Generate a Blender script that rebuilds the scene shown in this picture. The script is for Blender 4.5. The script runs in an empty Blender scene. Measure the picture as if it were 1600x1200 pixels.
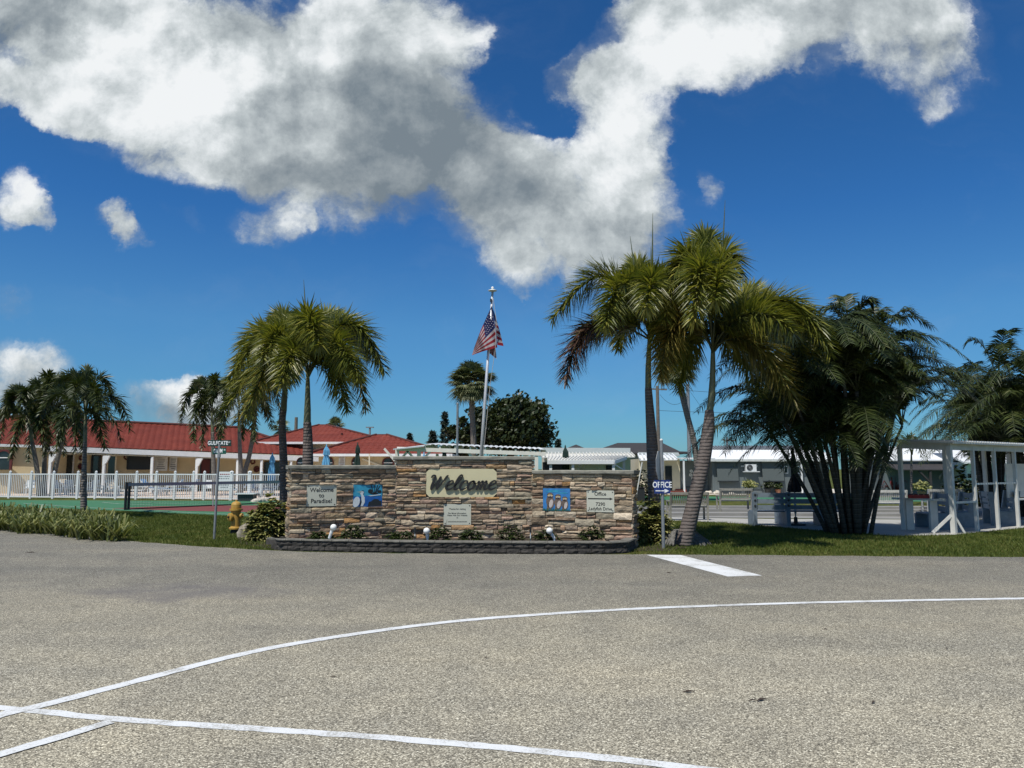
import bpy, math, random
from mathutils import Vector, Matrix, noise
R = math.radians
random.seed(7)
scene = bpy.context.scene
COL = scene.collection
rnd = random.random
uni = random.uniform

# ------------------------------------------------------------------ camera
CAM_H = 1.7
PITCH = math.atan(132/1200)
F = 1200.0
cp, sp = math.cos(PITCH), math.sin(PITCH)
cam_d = bpy.data.cameras.new('camera')
cam_d.sensor_width = 36
cam_d.lens = 27.0
cam_d.clip_end = 3000
cam = bpy.data.objects.new('camera', cam_d)
COL.objects.link(cam)
cam.location = (0, 0, CAM_H)
cam.rotation_euler = (math.pi/2 + PITCH, 0, 0)
scene.camera = cam

def ray(px, py):
    x = (px-800)/F; v = (600-py)/F
    return x, cp - v*sp, sp + v*cp
def P(px, py, Y):
    x, y, z = ray(px, py)
    t = Y/y
    return Vector((x*t, Y, CAM_H + z*t))
def G(px, py, z=0.0):
    x, y, zz = ray(px, py)
    t = (z-CAM_H)/zz
    return Vector((x*t, y*t, z))

# ------------------------------------------------------------------ scene bookkeeping
def tag(o, label=None, cat=None, group=None, kind=None):
    if label: o['label'] = label
    if cat: o['category'] = cat
    if group: o['group'] = group
    if kind: o['kind'] = kind
    return o
def thing(name, label, cat, loc=(0, 0, 0), rotz=0, group=None):
    o = bpy.data.objects.new(name, None)
    COL.objects.link(o)
    o.empty_display_size = 0.2
    o.location = loc
    o.rotation_euler = (0, 0, rotz)
    return tag(o, label, cat, group)
def origin(o):
    v = Vector((0, 0, 0))
    while o is not None:
        v += Vector(o.location); o = o.parent
    return v
def copy_tree(o, parent=None):
    c = o.copy(); COL.objects.link(c)
    if parent is not None: c.parent = parent
    for ch in list(o.children): copy_tree(ch, c)
    return c
def place(proto, loc, rotz, label, group=None, first=[set()]):
    if proto.name in first[0]: o = copy_tree(proto)
    else: first[0].add(proto.name); o = proto
    o.location = loc; o.rotation_euler = (0, 0, rotz)
    o['label'] = label
    if group: o['group'] = group
    return o

class MB:
    def __init__(s): s.v = []; s.f = []; s.m = []; s.mi = 0
    def add(s, vs, fs):
        b = len(s.v)
        s.v += [tuple(v) for v in vs]
        for f in fs: s.f.append([b+i for i in f]); s.m.append(s.mi)
    def frame_box(s, c, ax, ay, az, sx, sy, sz):
        c = Vector(c); vs = []
        for k in (-.5, .5):
            for i, j in ((-.5, -.5), (.5, -.5), (.5, .5), (-.5, .5)):
                vs.append(c+ax*(i*sx)+ay*(j*sy)+az*(k*sz))
        s.add(vs, [(3, 2, 1, 0), (4, 5, 6, 7), (0, 1, 5, 4), (1, 2, 6, 5), (2, 3, 7, 6), (3, 0, 4, 7)])
        return s
    def box(s, c, size, rz=0):
        ax = Vector((math.cos(rz), math.sin(rz), 0)); ay = Vector((-math.sin(rz), math.cos(rz), 0))
        return s.frame_box(c, ax, ay, Vector((0, 0, 1)), *size)
    def bar(s, p, q, w, h, up=(0, 0, 1)):
        p = Vector(p); q = Vector(q); az = (q-p); L = az.length; az.normalize()
        up = Vector(up)
        if abs(az.dot(up)) > .95: up = Vector((0, 1, 0))
        ax = az.cross(up).normalized(); ay = ax.cross(az).normalized()
        return s.frame_box((p+q)/2, ax, ay, az, w, h, L)
    def tube(s, pts, radii, n=8, cap=True, sq=1.0):
        pts = [Vector(p) for p in pts]
        if not hasattr(radii, '__len__'): radii = [radii]*len(pts)
        vs = []; fs = []; ax = None
        for i, p in enumerate(pts):
            t = (pts[min(i+1, len(pts)-1)]-pts[max(i-1, 0)])
            if t.length < 1e-9: t = Vector((0, 0, 1))
            t.normalize()
            if ax is None:
                ax = t.cross(Vector((0, 0, 1)))
                if ax.length < .1: ax = Vector((1, 0, 0))
            ax = (ax - t*ax.dot(t)).normalized()
            ay = t.cross(ax)
            for k in range(n):
                a = 2*math.pi*k/n
                vs.append(p+ax*math.cos(a)*radii[i]+ay*math.sin(a)*radii[i]*sq)
        for i in range(len(pts)-1):
            for k in range(n):
                a = i*n+k; b = i*n+(k+1) % n
                fs.append((a, b, b+n, a+n))
        if cap:
            fs.append(tuple(range(n-1, -1, -1)))
            e = (len(pts)-1)*n
            fs.append(tuple(range(e, e+n)))
        s.add(vs, fs); return s
    def lathe(s, prof, c, n=16):
        return s.tube([(c[0], c[1], c[2]+z) for r, z in prof], [max(r, .0005) for r, z in prof], n)
    def lathe_axis(s, prof, c, axis, n=12):
        axis = Vector(axis).normalized(); c = Vector(c)
        return s.tube([c+axis*z for r, z in prof], [max(r, .0005) for r, z in prof], n)
    def ball(s, c, r, n=12, m=8, sc=(1, 1, 1)):
        c = Vector(c); vs = []; fs = []
        for j in range(1, m):
            th = math.pi*j/m
            for i in range(n):
                ph = 2*math.pi*i/n
                vs.append(c+Vector((r*sc[0]*math.sin(th)*math.cos(ph), r*sc[1]*math.sin(th)*math.sin(ph), r*sc[2]*math.cos(th))))
        for j in range(m-2):
            for i in range(n):
                a = j*n+i; b = j*n+(i+1) % n
                fs.append((a, a+n, b+n, b))
        vs.append(c+Vector((0, 0, r*sc[2]))); vs.append(c-Vector((0, 0, r*sc[2])))
        for i in range(n):
            fs.append((len(vs)-2, i, (i+1) % n)); e = (m-2)*n
            fs.append((len(vs)-1, e+(i+1) % n, e+i))
        s.add(vs, fs); return s
    def slab(s, poly, d):
        """polygon (list of 3-d points) pushed by vector d"""
        poly = [Vector(p) for p in poly]; d = Vector(d); n = len(poly)
        vs = poly+[p+d for p in poly]
        fs = [tuple(range(n)), tuple(range(2*n-1, n-1, -1))]
        for i in range(n):
            j = (i+1) % n; fs.append((i, i+n, j+n, j))
        s.add(vs, fs); return s
    def quad(s, a, b, c, d): s.add([a, b, c, d], [(0, 1, 2, 3)]); return s
    def build(s, name, mat, parent=None, smooth=False, fix=True):
        me = bpy.data.meshes.new(name)
        o0 = origin(parent) if parent is not None else Vector((0, 0, 0))
        me.from_pydata([(v[0]-o0.x, v[1]-o0.y, v[2]-o0.z) for v in s.v], [], s.f)
        mats = mat if isinstance(mat, (list, tuple)) else [mat]
        for m in mats: me.materials.append(m)
        if len(mats) > 1: me.polygons.foreach_set('material_index', s.m)
        if fix:
            import bmesh
            bm = bmesh.new(); bm.from_mesh(me)
            bmesh.ops.recalc_face_normals(bm, faces=bm.faces)
            bm.to_mesh(me); bm.free()
        if smooth: me.polygons.foreach_set('use_smooth', [True]*len(me.polygons))
        me.update()
        o = bpy.data.objects.new(name, me)
        COL.objects.link(o)
        if parent is not None: o.parent = parent
        return o

# ------------------------------------------------------------------ materials
class NT:
    def __init__(s, tree): s.t = tree; s.n = tree.nodes; s.l = tree.links
    def new(s, typ, **kw):
        n = s.n.new(typ)
        for k, v in kw.items(): setattr(n, k, v)
        return n
    def put(s, sock, v):
        if v is None: return
        if isinstance(v, bpy.types.NodeSocket): s.l.new(v, sock)
        else: sock.default_value = v
    def math(s, op, a, b=None, c=None, clamp=False):
        n = s.new('ShaderNodeMath', operation=op); n.use_clamp = clamp
        s.put(n.inputs[0], a); s.put(n.inputs[1], b)
        if c is not None: s.put(n.inputs[2], c)
        return n.outputs[0]
    def noise(s, vec, scale, detail=4, rough=.55, dist=0, color=False):
        n = s.new('ShaderNodeTexNoise')
        if vec is not None: s.put(n.inputs['Vector'], vec)
        n.inputs['Scale'].default_value = scale; n.inputs['Detail'].default_value = detail
        n.inputs['Roughness'].default_value = rough; n.inputs['Distortion'].default_value = dist
        return n.outputs['Color' if color else 'Fac']
    def ramp(s, fac, stops):
        n = s.new('ShaderNodeValToRGB'); s.put(n.inputs[0], fac)
        e = n.color_ramp.elements
        while len(e) > len(stops): e.remove(e[-1])
        while len(e) < len(stops): e.new(.5)
        for x, (p, c) in zip(e, stops): x.position = p; x.color = tuple(c)+(1,)
        return n.outputs[0]
    def mix(s, fac, a, b, mode='MIX'):
        n = s.new('ShaderNodeMix', data_type='RGBA', blend_type=mode)
        s.put(n.inputs[0], fac)
        for sk, v in ((n.inputs[6], a), (n.inputs[7], b)):
            if isinstance(v, (tuple, list)) and len(v) == 3: v = tuple(v)+(1,)
            s.put(sk, v)
        return n.outputs[2]
    def smooth(s, x, lo, hi):
        n = s.new('ShaderNodeMapRange', interpolation_type='SMOOTHSTEP')
        s.put(n.inputs[0], x); n.inputs[1].default_value = lo; n.inputs[2].default_value = hi
        return n.outputs[0]
    def obj(s): return s.new('ShaderNodeTexCoord').outputs['Object']
    def pos(s): return s.new('ShaderNodeNewGeometry').outputs['Position']

def newmat(name):
    m = bpy.data.materials.new(name); m.use_nodes = True
    nt = NT(m.node_tree)
    b = m.node_tree.nodes['Principled BSDF']
    return m, nt, b
def shade(c, k): return tuple(min(1, x*k) for x in c)
def plain(name, c, rough=.6, var=.18, scale=6, bump=0, bscale=40, metal=0, island=0, spec=None, c2=None):
    m, nt, b = newmat(name)
    v = nt.obj()
    n = nt.noise(v, scale, 5, .6)
    lo = shade(c, 1-var) if c2 is None else c2
    colr = nt.ramp(n, [(.3, lo), (.7, shade(c, 1+var*.6) if c2 is None else c)])
    if island:
        ri = nt.new('ShaderNodeNewGeometry').outputs['Random Per Island']
        h = nt.new('ShaderNodeHueSaturation')
        nt.put(h.inputs['Color'], colr)
        nt.put(h.inputs['Value'], nt.math('MULTIPLY_ADD', ri, 2*island, 1-island))
        colr = h.outputs[0]
    nt.put(b.inputs['Base Color'], colr)
    b.inputs['Roughness'].default_value = rough
    b.inputs['Metallic'].default_value = metal
    if spec is not None: b.inputs['Specular IOR Level'].default_value = spec
    if bump:
        bn = nt.new('ShaderNodeBump'); bn.inputs['Strength'].default_value = 1; bn.inputs['Distance'].default_value = bump
        nt.put(bn.inputs['Height'], nt.noise(v, bscale, 6, .65)); nt.put(b.inputs['Normal'], bn.outputs[0])
    return m
def leafmat(name, stops, trans=.3, rough=.45, spec=.4, tmul=1.0):
    m, nt, b = newmat(name)
    g = nt.new('ShaderNodeNewGeometry')
    n = nt.noise(nt.obj(), .9, 3)
    x = nt.math('MULTIPLY_ADD', g.outputs['Random Per Island'], .65, nt.math('MULTIPLY_ADD', n, .9, -.28))
    c = nt.ramp(x, stops)
    nt.put(b.inputs['Base Color'], c); b.inputs['Roughness'].default_value = rough
    b.inputs['Specular IOR Level'].default_value = spec
    tr = nt.new('ShaderNodeBsdfTranslucent'); nt.put(tr.inputs[0], nt.mix(1.0, c, (1.0*tmul, 1.05*tmul, .5*tmul), 'MULTIPLY'))
    mx = nt.new('ShaderNodeMixShader'); mx.inputs[0].default_value = trans
    out = m.node_tree.nodes['Material Output']
    nt.l.new(b.outputs[0], mx.inputs[1]); nt.l.new(tr.outputs[0], mx.inputs[2]); nt.l.new(mx.outputs[0], out.inputs[0])
    return m

M = {}
M['white'] = plain('white_paint', (.74, .75, .74), .45, .07, 3)
M['white_metal'] = plain('white_metal', (.72, .73, .72), .4, .06, 2)
M['offwhite'] = plain('weathered_white', (.62, .63, .60), .55, .14, 5)
M['shelter'] = plain('shelter_paint', (.60, .59, .54), .55, .12, 4)
M['pavilion'] = plain('pavilion_paint', (.74, .70, .62), .55, .1, 4)
M['black'] = plain('black_paint', (.012, .012, .014), .4, .2, 8)
M['letter'] = plain('black_lettering', (.016, .014, .013), .45, .1, 8)
M['dark'] = plain('dark_plastic', (.025, .028, .03), .5, .2, 6)
M['glass'] = plain('dark_glass', (.02, .028, .032), .06, .3, 1.5, spec=.6)
M['galv'] = plain('galvanised_steel', (.24, .255, .265), .5, .2, 9, metal=.25)
M['alu'] = plain('brushed_aluminium', (.62, .63, .64), .38, .1, 4, metal=.35)
M['beige'] = plain('beige_stucco', (.60, .49, .30), .85, .08, 2, .003, 60)
M['cream'] = plain('cream_trim', (.66, .60, .45), .8, .06, 2)
M['maroon'] = plain('maroon_trim', (.10, .018, .016), .6, .15, 3)
M['signcream'] = plain('cream_sign_face', (.56, .51, .315), .7, .05, 4)
M['signgrey'] = plain('pale_sign_face', (.50, .50, .41), .55, .05, 4)
M['cap'] = plain('cast_concrete_cap', (.25, .24, .195), .9, .35, 7, .004, 50)
M['capdark'] = plain('weathered_cap_block', (.16, .152, .128), .95, .35, 9, .006, 50)
M['mortar'] = plain('dark_mortar', (.05, .042, .034), .95, .3, 12)
M['yellow'] = plain('hydrant_yellow', (.50, .30, .055), .48, .18, 10, c2=(.34, .20, .045))
M['kerb_yellow'] = plain('yellow_kerb_paint', (.75, .58, .06), .6, .12, 5)
M['greensign'] = plain('street_sign_green', (.006, .075, .045), .4, .15, 4)
M['blacksign'] = plain('dark_street_sign', (.007, .034, .024), .4, .15, 4)
M['signwhite'] = plain('sign_lettering_white', (.82, .83, .82), .5, .03, 5)
M['bluesign'] = plain('office_sign_blue', (.010, .030, .16), .4, .12, 4)
M['greyblue'] = plain('grey_blue_plastic_lumber', (.19, .235, .27), .6, .2, 9)
M['bench'] = plain('weathered_teak', (.27, .26, .22), .8, .25, 14)
M['benchpale'] = plain('pale_weathered_teak', (.50, .50, .46), .8, .2, 14)
M['trailer'] = plain('grey_vinyl_siding', (.13, .155, .16), .6, .07, 1.5)
M['shade_cloth'] = plain('grey_shade_cloth', (.085, .102, .10), .8, .06, 30)
M['roofdark'] = plain('dark_shingle', (.035, .032, .032), .9, .25, 4)
M['roofgrey'] = plain('grey_roof_sheet', (.30, .33, .31), .7, .12, 2)
M['umb_blue'] = plain('light_blue_canvas', (.12, .36, .56), .8, .2, 5)
M['umb_green'] = plain('dark_green_canvas', (.008, .030, .022), .8, .25, 5)
M['umb_black'] = plain('black_canvas', (.010, .010, .012), .85, .25, 5)
M['sling_blue'] = plain('blue_sling', (.10, .22, .42), .7, .15, 6)
M['sling_beige'] = plain('beige_sling', (.60, .50, .36), .75, .12, 6)
M['netblack'] = plain('black_net_cord', (.11, .12, .12), .7, .1, 6)
M['netband'] = plain('net_top_band', (.30, .31, .32), .6, .1, 6)
M['rock'] = plain('grey_rock', (.32, .28, .22), .95, .35, 6, .02, 18)
M['palerock'] = plain('pale_rock', (.55, .50, .42), .95, .25, 6, .02, 18)
M['roots'] = plain('palm_root_mass', (.15, .145, .13), .95, .5, 22, .03, 26)
M['soil'] = plain('brown_mulch', (.085, .058, .040), .95, .5, 30, .03, 60, c2=(.025, .016, .012))
M['deck'] = plain('pool_deck_pavers', (.58, .47, .38), .85, .15, 2.5)
M['concrete'] = plain('pale_concrete', (.36, .35, .32), .9, .14, 1.2, .002, 80)
M['lane'] = plain('shuffleboard_concrete', (.24, .235, .22), .85, .16, 1.0)
M['court_green'] = plain('court_green', (.035, .145, .065), .85, .12, .8)
M['turf_green'] = plain('green_turf', (.03, .16, .07), .9, .12, 1.0)
M['court_red'] = plain('court_red', (.16, .035, .03), .85, .12, .8)
M['line'] = plain('court_line', (.45, .52, .46), .8, .1, 2)
M['red'] = plain('red_plastic', (.28, .012, .012), .5, .15, 4)
M['redbrick'] = plain('red_planter', (.27, .055, .035), .8, .15, 5)
M['pole_wood'] = plain('grey_utility_pole', (.15, .13, .105), .9, .3, 6)
M['terracotta'] = plain('terracotta', (.36, .16, .09), .8, .15, 5)
M['globe'] = plain('frosted_globe', (.80, .80, .76), .3, .03, 2)
M['flag_red'] = plain('flag_red', (.25, .007, .014), .8, .06, 3)
M['flag_white'] = plain('flag_white', (.42, .38, .38), .8, .05, 3)
M['flag_blue'] = plain('flag_blue', (.008, .012, .085), .8, .06, 3)
M['rope'] = plain('halyard_rope', (.42, .42, .40), .8, .1, 3)
M['art_sky'] = plain('painted_turquoise', (.03, .27, .42), .5, .28, 9)
M['art_sea'] = plain('painted_deep_blue', (.008, .10, .36), .5, .30, 11)
M['art_blue'] = plain('painted_blue', (.035, .19, .46), .5, .25, 9)
M['art_white'] = plain('painted_white', (.55, .60, .62), .5, .15, 30)
M['art_dark'] = plain('painted_black', (.010, .014, .016), .5, .25, 20)
M['art_brown'] = plain('painted_owl_brown', (.15, .11, .085), .6, .6, 60)
M['art_pale'] = plain('painted_owl_breast', (.50, .44, .40), .6, .3, 60)
M['art_green'] = plain('painted_grass_green', (.02, .10, .03), .6, .4, 50)
M['art_yellow'] = plain('painted_yellow', (.65, .48, .06), .5, .1, 20)

M['foxtail'] = leafmat('foxtail_leaf', [(0, (.038, .058, .012)), (.4, (.12, .14, .024)), (.75, (.24, .23, .038)), (1, (.42, .35, .09))], .32, .38, .42)
M['foxtail_old'] = leafmat('dying_frond_leaf', [(0, (.035, .020, .016)), (.5, (.085, .045, .033)), (1, (.15, .10, .06))], .12)
M['foxtail_yellow'] = leafmat('yellowing_frond_leaf', [(0, (.07, .08, .018)), (.5, (.20, .165, .034)), (1, (.38, .27, .08))], .30)
M['areca'] = leafmat('clumping_palm_leaf', [(0, (.010, .017, .005)), (.45, (.028, .042, .011)), (.85, (.066, .082, .022)), (1, (.17, .175, .08))], .10, .42, .22)
M['palmdark'] = leafmat('small_palm_leaf', [(0, (.014, .026, .008)), (.45, (.04, .058, .014)), (1, (.10, .105, .028))], .20)
M['sabal'] = leafmat('fan_palm_leaf', [(0, (.045, .06, .026)), (.5, (.12, .14, .06)), (1, (.27, .27, .15))], .22)
M['oak'] = leafmat('broadleaf', [(0, (.010, .018, .006)), (.5, (.028, .042, .012)), (.9, (.065, .075, .022)), (1, (.12, .12, .04))], .15)
M['conifer'] = leafmat('conifer_needle', [(0, (.008, .016, .012)), (1, (.03, .045, .028))], .05)
M['shrub'] = leafmat('variegated_shrub_leaf', [(0, (.06, .085, .02)), (.4, (.19, .20, .055)), (.8, (.40, .37, .14)), (1, (.55, .50, .26))], .2)
M['bed'] = leafmat('bed_plant_leaf', [(0, (.018, .030, .010)), (.6, (.05, .075, .02)), (1, (.11, .13, .04))], .2)
M['spiky'] = leafmat('border_grass_leaf', [(0, (.05, .07, .02)), (.4, (.13, .155, .042)), (.8, (.27, .265, .09)), (1, (.46, .42, .22))], .25)
M['agave'] = leafmat('agave_leaf', [(0, (.08, .11, .03)), (.6, (.22, .24, .08)), (1, (.40, .38, .18))], .1)
M['redleaf'] = leafmat('red_cordyline_leaf', [(0, (.04, .006, .010)), (1, (.16, .02, .025))], .2)
M['blade'] = leafmat('lawn_blade', [(0, (.040, .066, .010)), (.5, (.088, .120, .020)), (.85, (.16, .165, .040)), (1, (.28, .23, .09))], .25, .6, .2)
M['crownshaft'] = plain('green_crownshaft', (.13, .14, .075), .45, .25, 3)
M['petiole'] = plain('petiole_green', (.05, .06, .022), .5, .3, 6)
M['spear'] = plain('spear_leaf', (.10, .115, .05), .5, .3, 6)

def trunkmat(name, c, ring, freq):
    m, nt, b = newmat(name)
    v = nt.obj()
    w = nt.new('ShaderNodeTexWave', wave_type='BANDS', bands_direction='Z')
    nt.put(w.inputs['Vector'], v)
    w.inputs['Scale'].default_value = freq; w.inputs['Distortion'].default_value = 2.2
    w.inputs['Detail'].default_value = 3; w.inputs['Detail Scale'].default_value = 1.2
    r = nt.ramp(w.outputs['Fac'], [(0, ring), (.11, shade(c, .85)), (.6, c), (1, shade(c, 1.15))])
    n = nt.noise(v, 9, 6, .65)
    c2 = nt.mix(1.0, r, nt.ramp(n, [(.25, (.62, .58, .54)), (.75, (1.2, 1.2, 1.2))]), 'MULTIPLY')
    nt.put(b.inputs['Base Color'], c2); b.inputs['Roughness'].default_value = .85
    bn = nt.new('ShaderNodeBump'); bn.inputs['Distance'].default_value = .02; bn.inputs['Strength'].default_value = .9
    nt.put(bn.inputs['Height'], nt.math('MULTIPLY_ADD', w.outputs['Fac'], .6, n)); nt.put(b.inputs['Normal'], bn.outputs[0])
    return m
M['trunk'] = trunkmat('palm_trunk_bark', (.118, .097, .087), (.235, .205, .185), 4.2)
M['trunk_grey'] = trunkmat('grey_palm_trunk', (.17, .155, .135), (.075, .065, .056), 3.6)
M['trunk_areca'] = trunkmat('clump_palm_cane', (.040, .039, .031), (.085, .082, .066), 2.4)
M['trunk_tree'] = plain('tree_bark', (.10, .08, .06), .95, .3, 8, .02, 20)

STONES = [(0, (.24, .175, .125)), (.08, (.40, .32, .25)), (.15, (.30, .29, .235)), (.23, (.52, .44, .35)), (.30, (.13, .115, .09)), (.37, (.36, .255, .185)), (.44, (.42, .345, .28)), (.51, (.26, .245, .20)),
          (.58, (.64, .57, .48)), (.64, (.30, .205, .155)), (.70, (.41, .30, .255)), (.76, (.19, .155, .12)), (.82, (.47, .39, .28)), (.87, (.40, .215, .075)), (.92, (.34, .32, .27)), (.96, (.56, .47, .36)), (1, (.28, .19, .15))]
def stonemat():
    m, nt, b = newmat('ledger_stone')
    g = nt.new('ShaderNodeNewGeometry')
    ri = g.outputs['Random Per Island']
    base = nt.ramp(ri, STONES)
    v = nt.obj()
    mp = nt.new('ShaderNodeMapping'); nt.put(mp.inputs[0], v); mp.inputs['Scale'].default_value = (1, 1, 2.4)
    n = nt.noise(mp.outputs[0], 9, 8, .68, .6)
    n2 = nt.noise(v, 45, 4, .6)
    c = nt.mix(1.0, base, nt.ramp(n, [(.28, (.46, .42, .39)), (.52, (1.0, 1.0, .98)), (.76, (1.32, 1.30, 1.26))]), 'MULTIPLY')
    c = nt.mix(.55, c, nt.mix(1.0, c, nt.ramp(n2, [(.3, (.6, .6, .6)), (.7, (1.3, 1.3, 1.3))]), 'MULTIPLY'))
    c = nt.mix(1.0, c, (1.02, .95, .84), 'MULTIPLY')
    nt.put(b.inputs['Base Color'], c); b.inputs['Roughness'].default_value = .9
    bn = nt.new('ShaderNodeBump'); bn.inputs['Distance'].default_value = .02; bn.inputs['Strength'].default_value = .9
    nt.put(bn.inputs['Height'], nt.math('MULTIPLY_ADD', n2, .3, n)); nt.put(b.inputs['Normal'], bn.outputs[0])
    return m
M['stone'] = stonemat()
M['block'] = plain('retaining_block', (.052, .047, .041), .95, .5, 14, .012, 45, island=.25)

def tilemat():
    m, nt, b = newmat('red_roof_tile')
    v = nt.pos()
    n = nt.noise(v, .8, 5, .6); n2 = nt.noise(v, 7, 3, .6)
    c = nt.ramp(n, [(.3, (.150, .021, .008)), (.55, (.190, .029, .012)), (.75, (.235, .046, .021))])
    c = nt.mix(.35, c, nt.mix(1.0, c, nt.ramp(n2, [(.3, (.55, .5, .5)), (.7, (1.25, 1.2, 1.2))]), 'MULTIPLY'))
    nt.put(b.inputs['Base Color'], c); b.inputs['Roughness'].default_value = .7
    return m
M['tile'] = tilemat()
M['ridge'] = plain('ridge_tile', (.085, .020, .014), .8, .2, 5)

def asphalt():
    m, nt, b = newmat('shell_asphalt')
    v = nt.pos()
    vo = nt.new('ShaderNodeTexVoronoi'); nt.put(vo.inputs['Vector'], v); vo.inputs['Scale'].default_value = 125
    cell = nt.new('ShaderNodeSeparateColor'); nt.put(cell.inputs[0], vo.outputs['Color'])
    agg = nt.ramp(cell.outputs[0], [(0, (.060, .055, .047)), (.30, (.13, .12, .105)), (.62, (.245, .225, .195)), (.86, (.36, .335, .295)), (.95, (.48, .455, .41)), (1, (.66, .63, .58))])
    big = nt.noise(v, .22, 6, .62); mid = nt.noise(v, 1.7, 5, .6); fine = nt.noise(v, 240, 2, .5)
    c = nt.mix(1.0, agg, nt.ramp(big, [(.30, (.80, .805, .82)), (.55, (1.0, .985, .96)), (.72, (1.10, 1.07, 1.02))]), 'MULTIPLY')
    c = nt.mix(1.0, c, nt.ramp(mid, [(.3, (.86, .86, .87)), (.7, (1.10, 1.09, 1.07))]), 'MULTIPLY')
    c = nt.mix(1.0, c, nt.ramp(fine, [(.3, (.8, .8, .8)), (.7, (1.18, 1.18, 1.18))]), 'MULTIPLY')
    # oil and water stains, long tyre-worn bands
    mp = nt.new('ShaderNodeMapping'); nt.put(mp.inputs[0], v); mp.inputs['Scale'].default_value = (.12, .55, 1); mp.inputs['Rotation'].default_value = (0, 0, .12)
    band = nt.noise(mp.outputs[0], 1.0, 5, .6)
    c = nt.mix(1.0, c, nt.ramp(band, [(.34, (.84, .845, .86)), (.5, (1, 1, 1)), (.7, (1.05, 1.03, 1.0))]), 'MULTIPLY')
    sep = nt.new('ShaderNodeSeparateXYZ'); nt.put(sep.inputs[0], v)
    st = G(285, 925)
    dx = nt.math('DIVIDE', nt.math('SUBTRACT', sep.outputs[0], st.x), 1.5); dy = nt.math('DIVIDE', nt.math('SUBTRACT', sep.outputs[1], st.y), 1.0)
    d = nt.math('ADD', nt.math('MULTIPLY', dx, dx), nt.math('MULTIPLY', dy, dy))
    sm = nt.math('SUBTRACT', 1.0, nt.math('ADD', d, nt.math('MULTIPLY_ADD', mid, 2.4, -1.2)), clamp=True)
    c = nt.mix(nt.math('MULTIPLY', sm, .55), c, (.125, .115, .125))
    # older, greyer strip of paving along the far edge; distance light falloff painted in
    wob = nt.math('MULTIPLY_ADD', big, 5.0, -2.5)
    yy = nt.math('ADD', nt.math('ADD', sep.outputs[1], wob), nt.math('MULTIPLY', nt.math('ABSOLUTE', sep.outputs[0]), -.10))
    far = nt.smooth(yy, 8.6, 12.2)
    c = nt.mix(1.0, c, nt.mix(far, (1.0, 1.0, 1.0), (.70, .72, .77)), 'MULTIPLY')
    mid2 = nt.smooth(yy, 5.0, 9.5)  # painted light falloff: colour paler near the viewer, darker further off
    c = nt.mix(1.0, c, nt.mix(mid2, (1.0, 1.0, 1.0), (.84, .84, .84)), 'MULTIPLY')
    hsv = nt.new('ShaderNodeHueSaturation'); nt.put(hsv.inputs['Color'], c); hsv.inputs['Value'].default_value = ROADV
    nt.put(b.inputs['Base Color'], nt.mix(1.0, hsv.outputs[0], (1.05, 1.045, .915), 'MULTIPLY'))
    b.inputs['Roughness'].default_value = .85; b.inputs['Specular IOR Level'].default_value = .3
    bn = nt.new('ShaderNodeBump'); bn.inputs['Distance'].default_value = .004; bn.inputs['Strength'].default_value = .6
    nt.put(bn.inputs['Height'], vo.outputs['Distance']); nt.put(b.inputs['Normal'], bn.outputs[0])
    return m
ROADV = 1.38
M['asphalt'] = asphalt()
def roadpaint():
    m, nt, b = newmat('road_paint')
    v = nt.pos()
    n = nt.noise(v, 60, 5, .7); w = nt.noise(v, 2.5, 4, .6)
    k = nt.smooth(nt.math('MULTIPLY_ADD', w, .6, nt.math('MULTIPLY', n, .75)), .53, .70)
    nt.put(b.inputs['Base Color'], nt.mix(k, (.38, .375, .34), (.66, .67, .66)))
    b.inputs['Roughness'].default_value = .7
    bn = nt.new('ShaderNodeBump'); bn.inputs['Distance'].default_value = .004
    nt.put(bn.inputs['Height'], n); nt.put(b.inputs['Normal'], bn.outputs[0])
    return m
M['roadpaint'] = roadpaint()
def lawn():
    m, nt, b = newmat('lawn_ground')
    v = nt.pos()
    big = nt.noise(v, .35, 5, .6); mid = nt.noise(v, 3.2, 6, .65); fine = nt.noise(v, 38, 4, .7)
    c = nt.ramp(nt.math('MULTIPLY_ADD', big, .55, nt.math('MULTIPLY', mid, .5)), [(.36, (.034, .052, .010)), (.50, (.070, .090, .019)), (.60, (.12, .12, .034)), (.72, (.20, .165, .072))])
    c = nt.mix(1.0, c, nt.ramp(fine, [(.28, (.35, .35, .35)), (.7, (1.5, 1.5, 1.4))]), 'MULTIPLY')
    nt.put(b.inputs['Base Color'], c); b.inputs['Roughness'].default_value = .95; b.inputs['Specular IOR Level'].default_value = .1
    bn = nt.new('ShaderNodeBump'); bn.inputs['Distance'].default_value = .05
    nt.put(bn.inputs['Height'], fine); nt.put(b.inputs['Normal'], bn.outputs[0])
    return m
M['lawn'] = lawn()

# ------------------------------------------------------------------ light and sky
SUN = Vector((-.72, -1.08, 2.5)).normalized()
sl = bpy.data.lights.new('sun', 'SUN'); sl.energy = 4.9; sl.angle = R(.5); sl.color = (1.0, .965, .90)
so = bpy.data.objects.new('sun', sl); COL.objects.link(so)
so.rotation_euler = SUN.to_track_quat('Z', 'Y').to_euler(); so.location = (-20, -20, 60)

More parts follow.
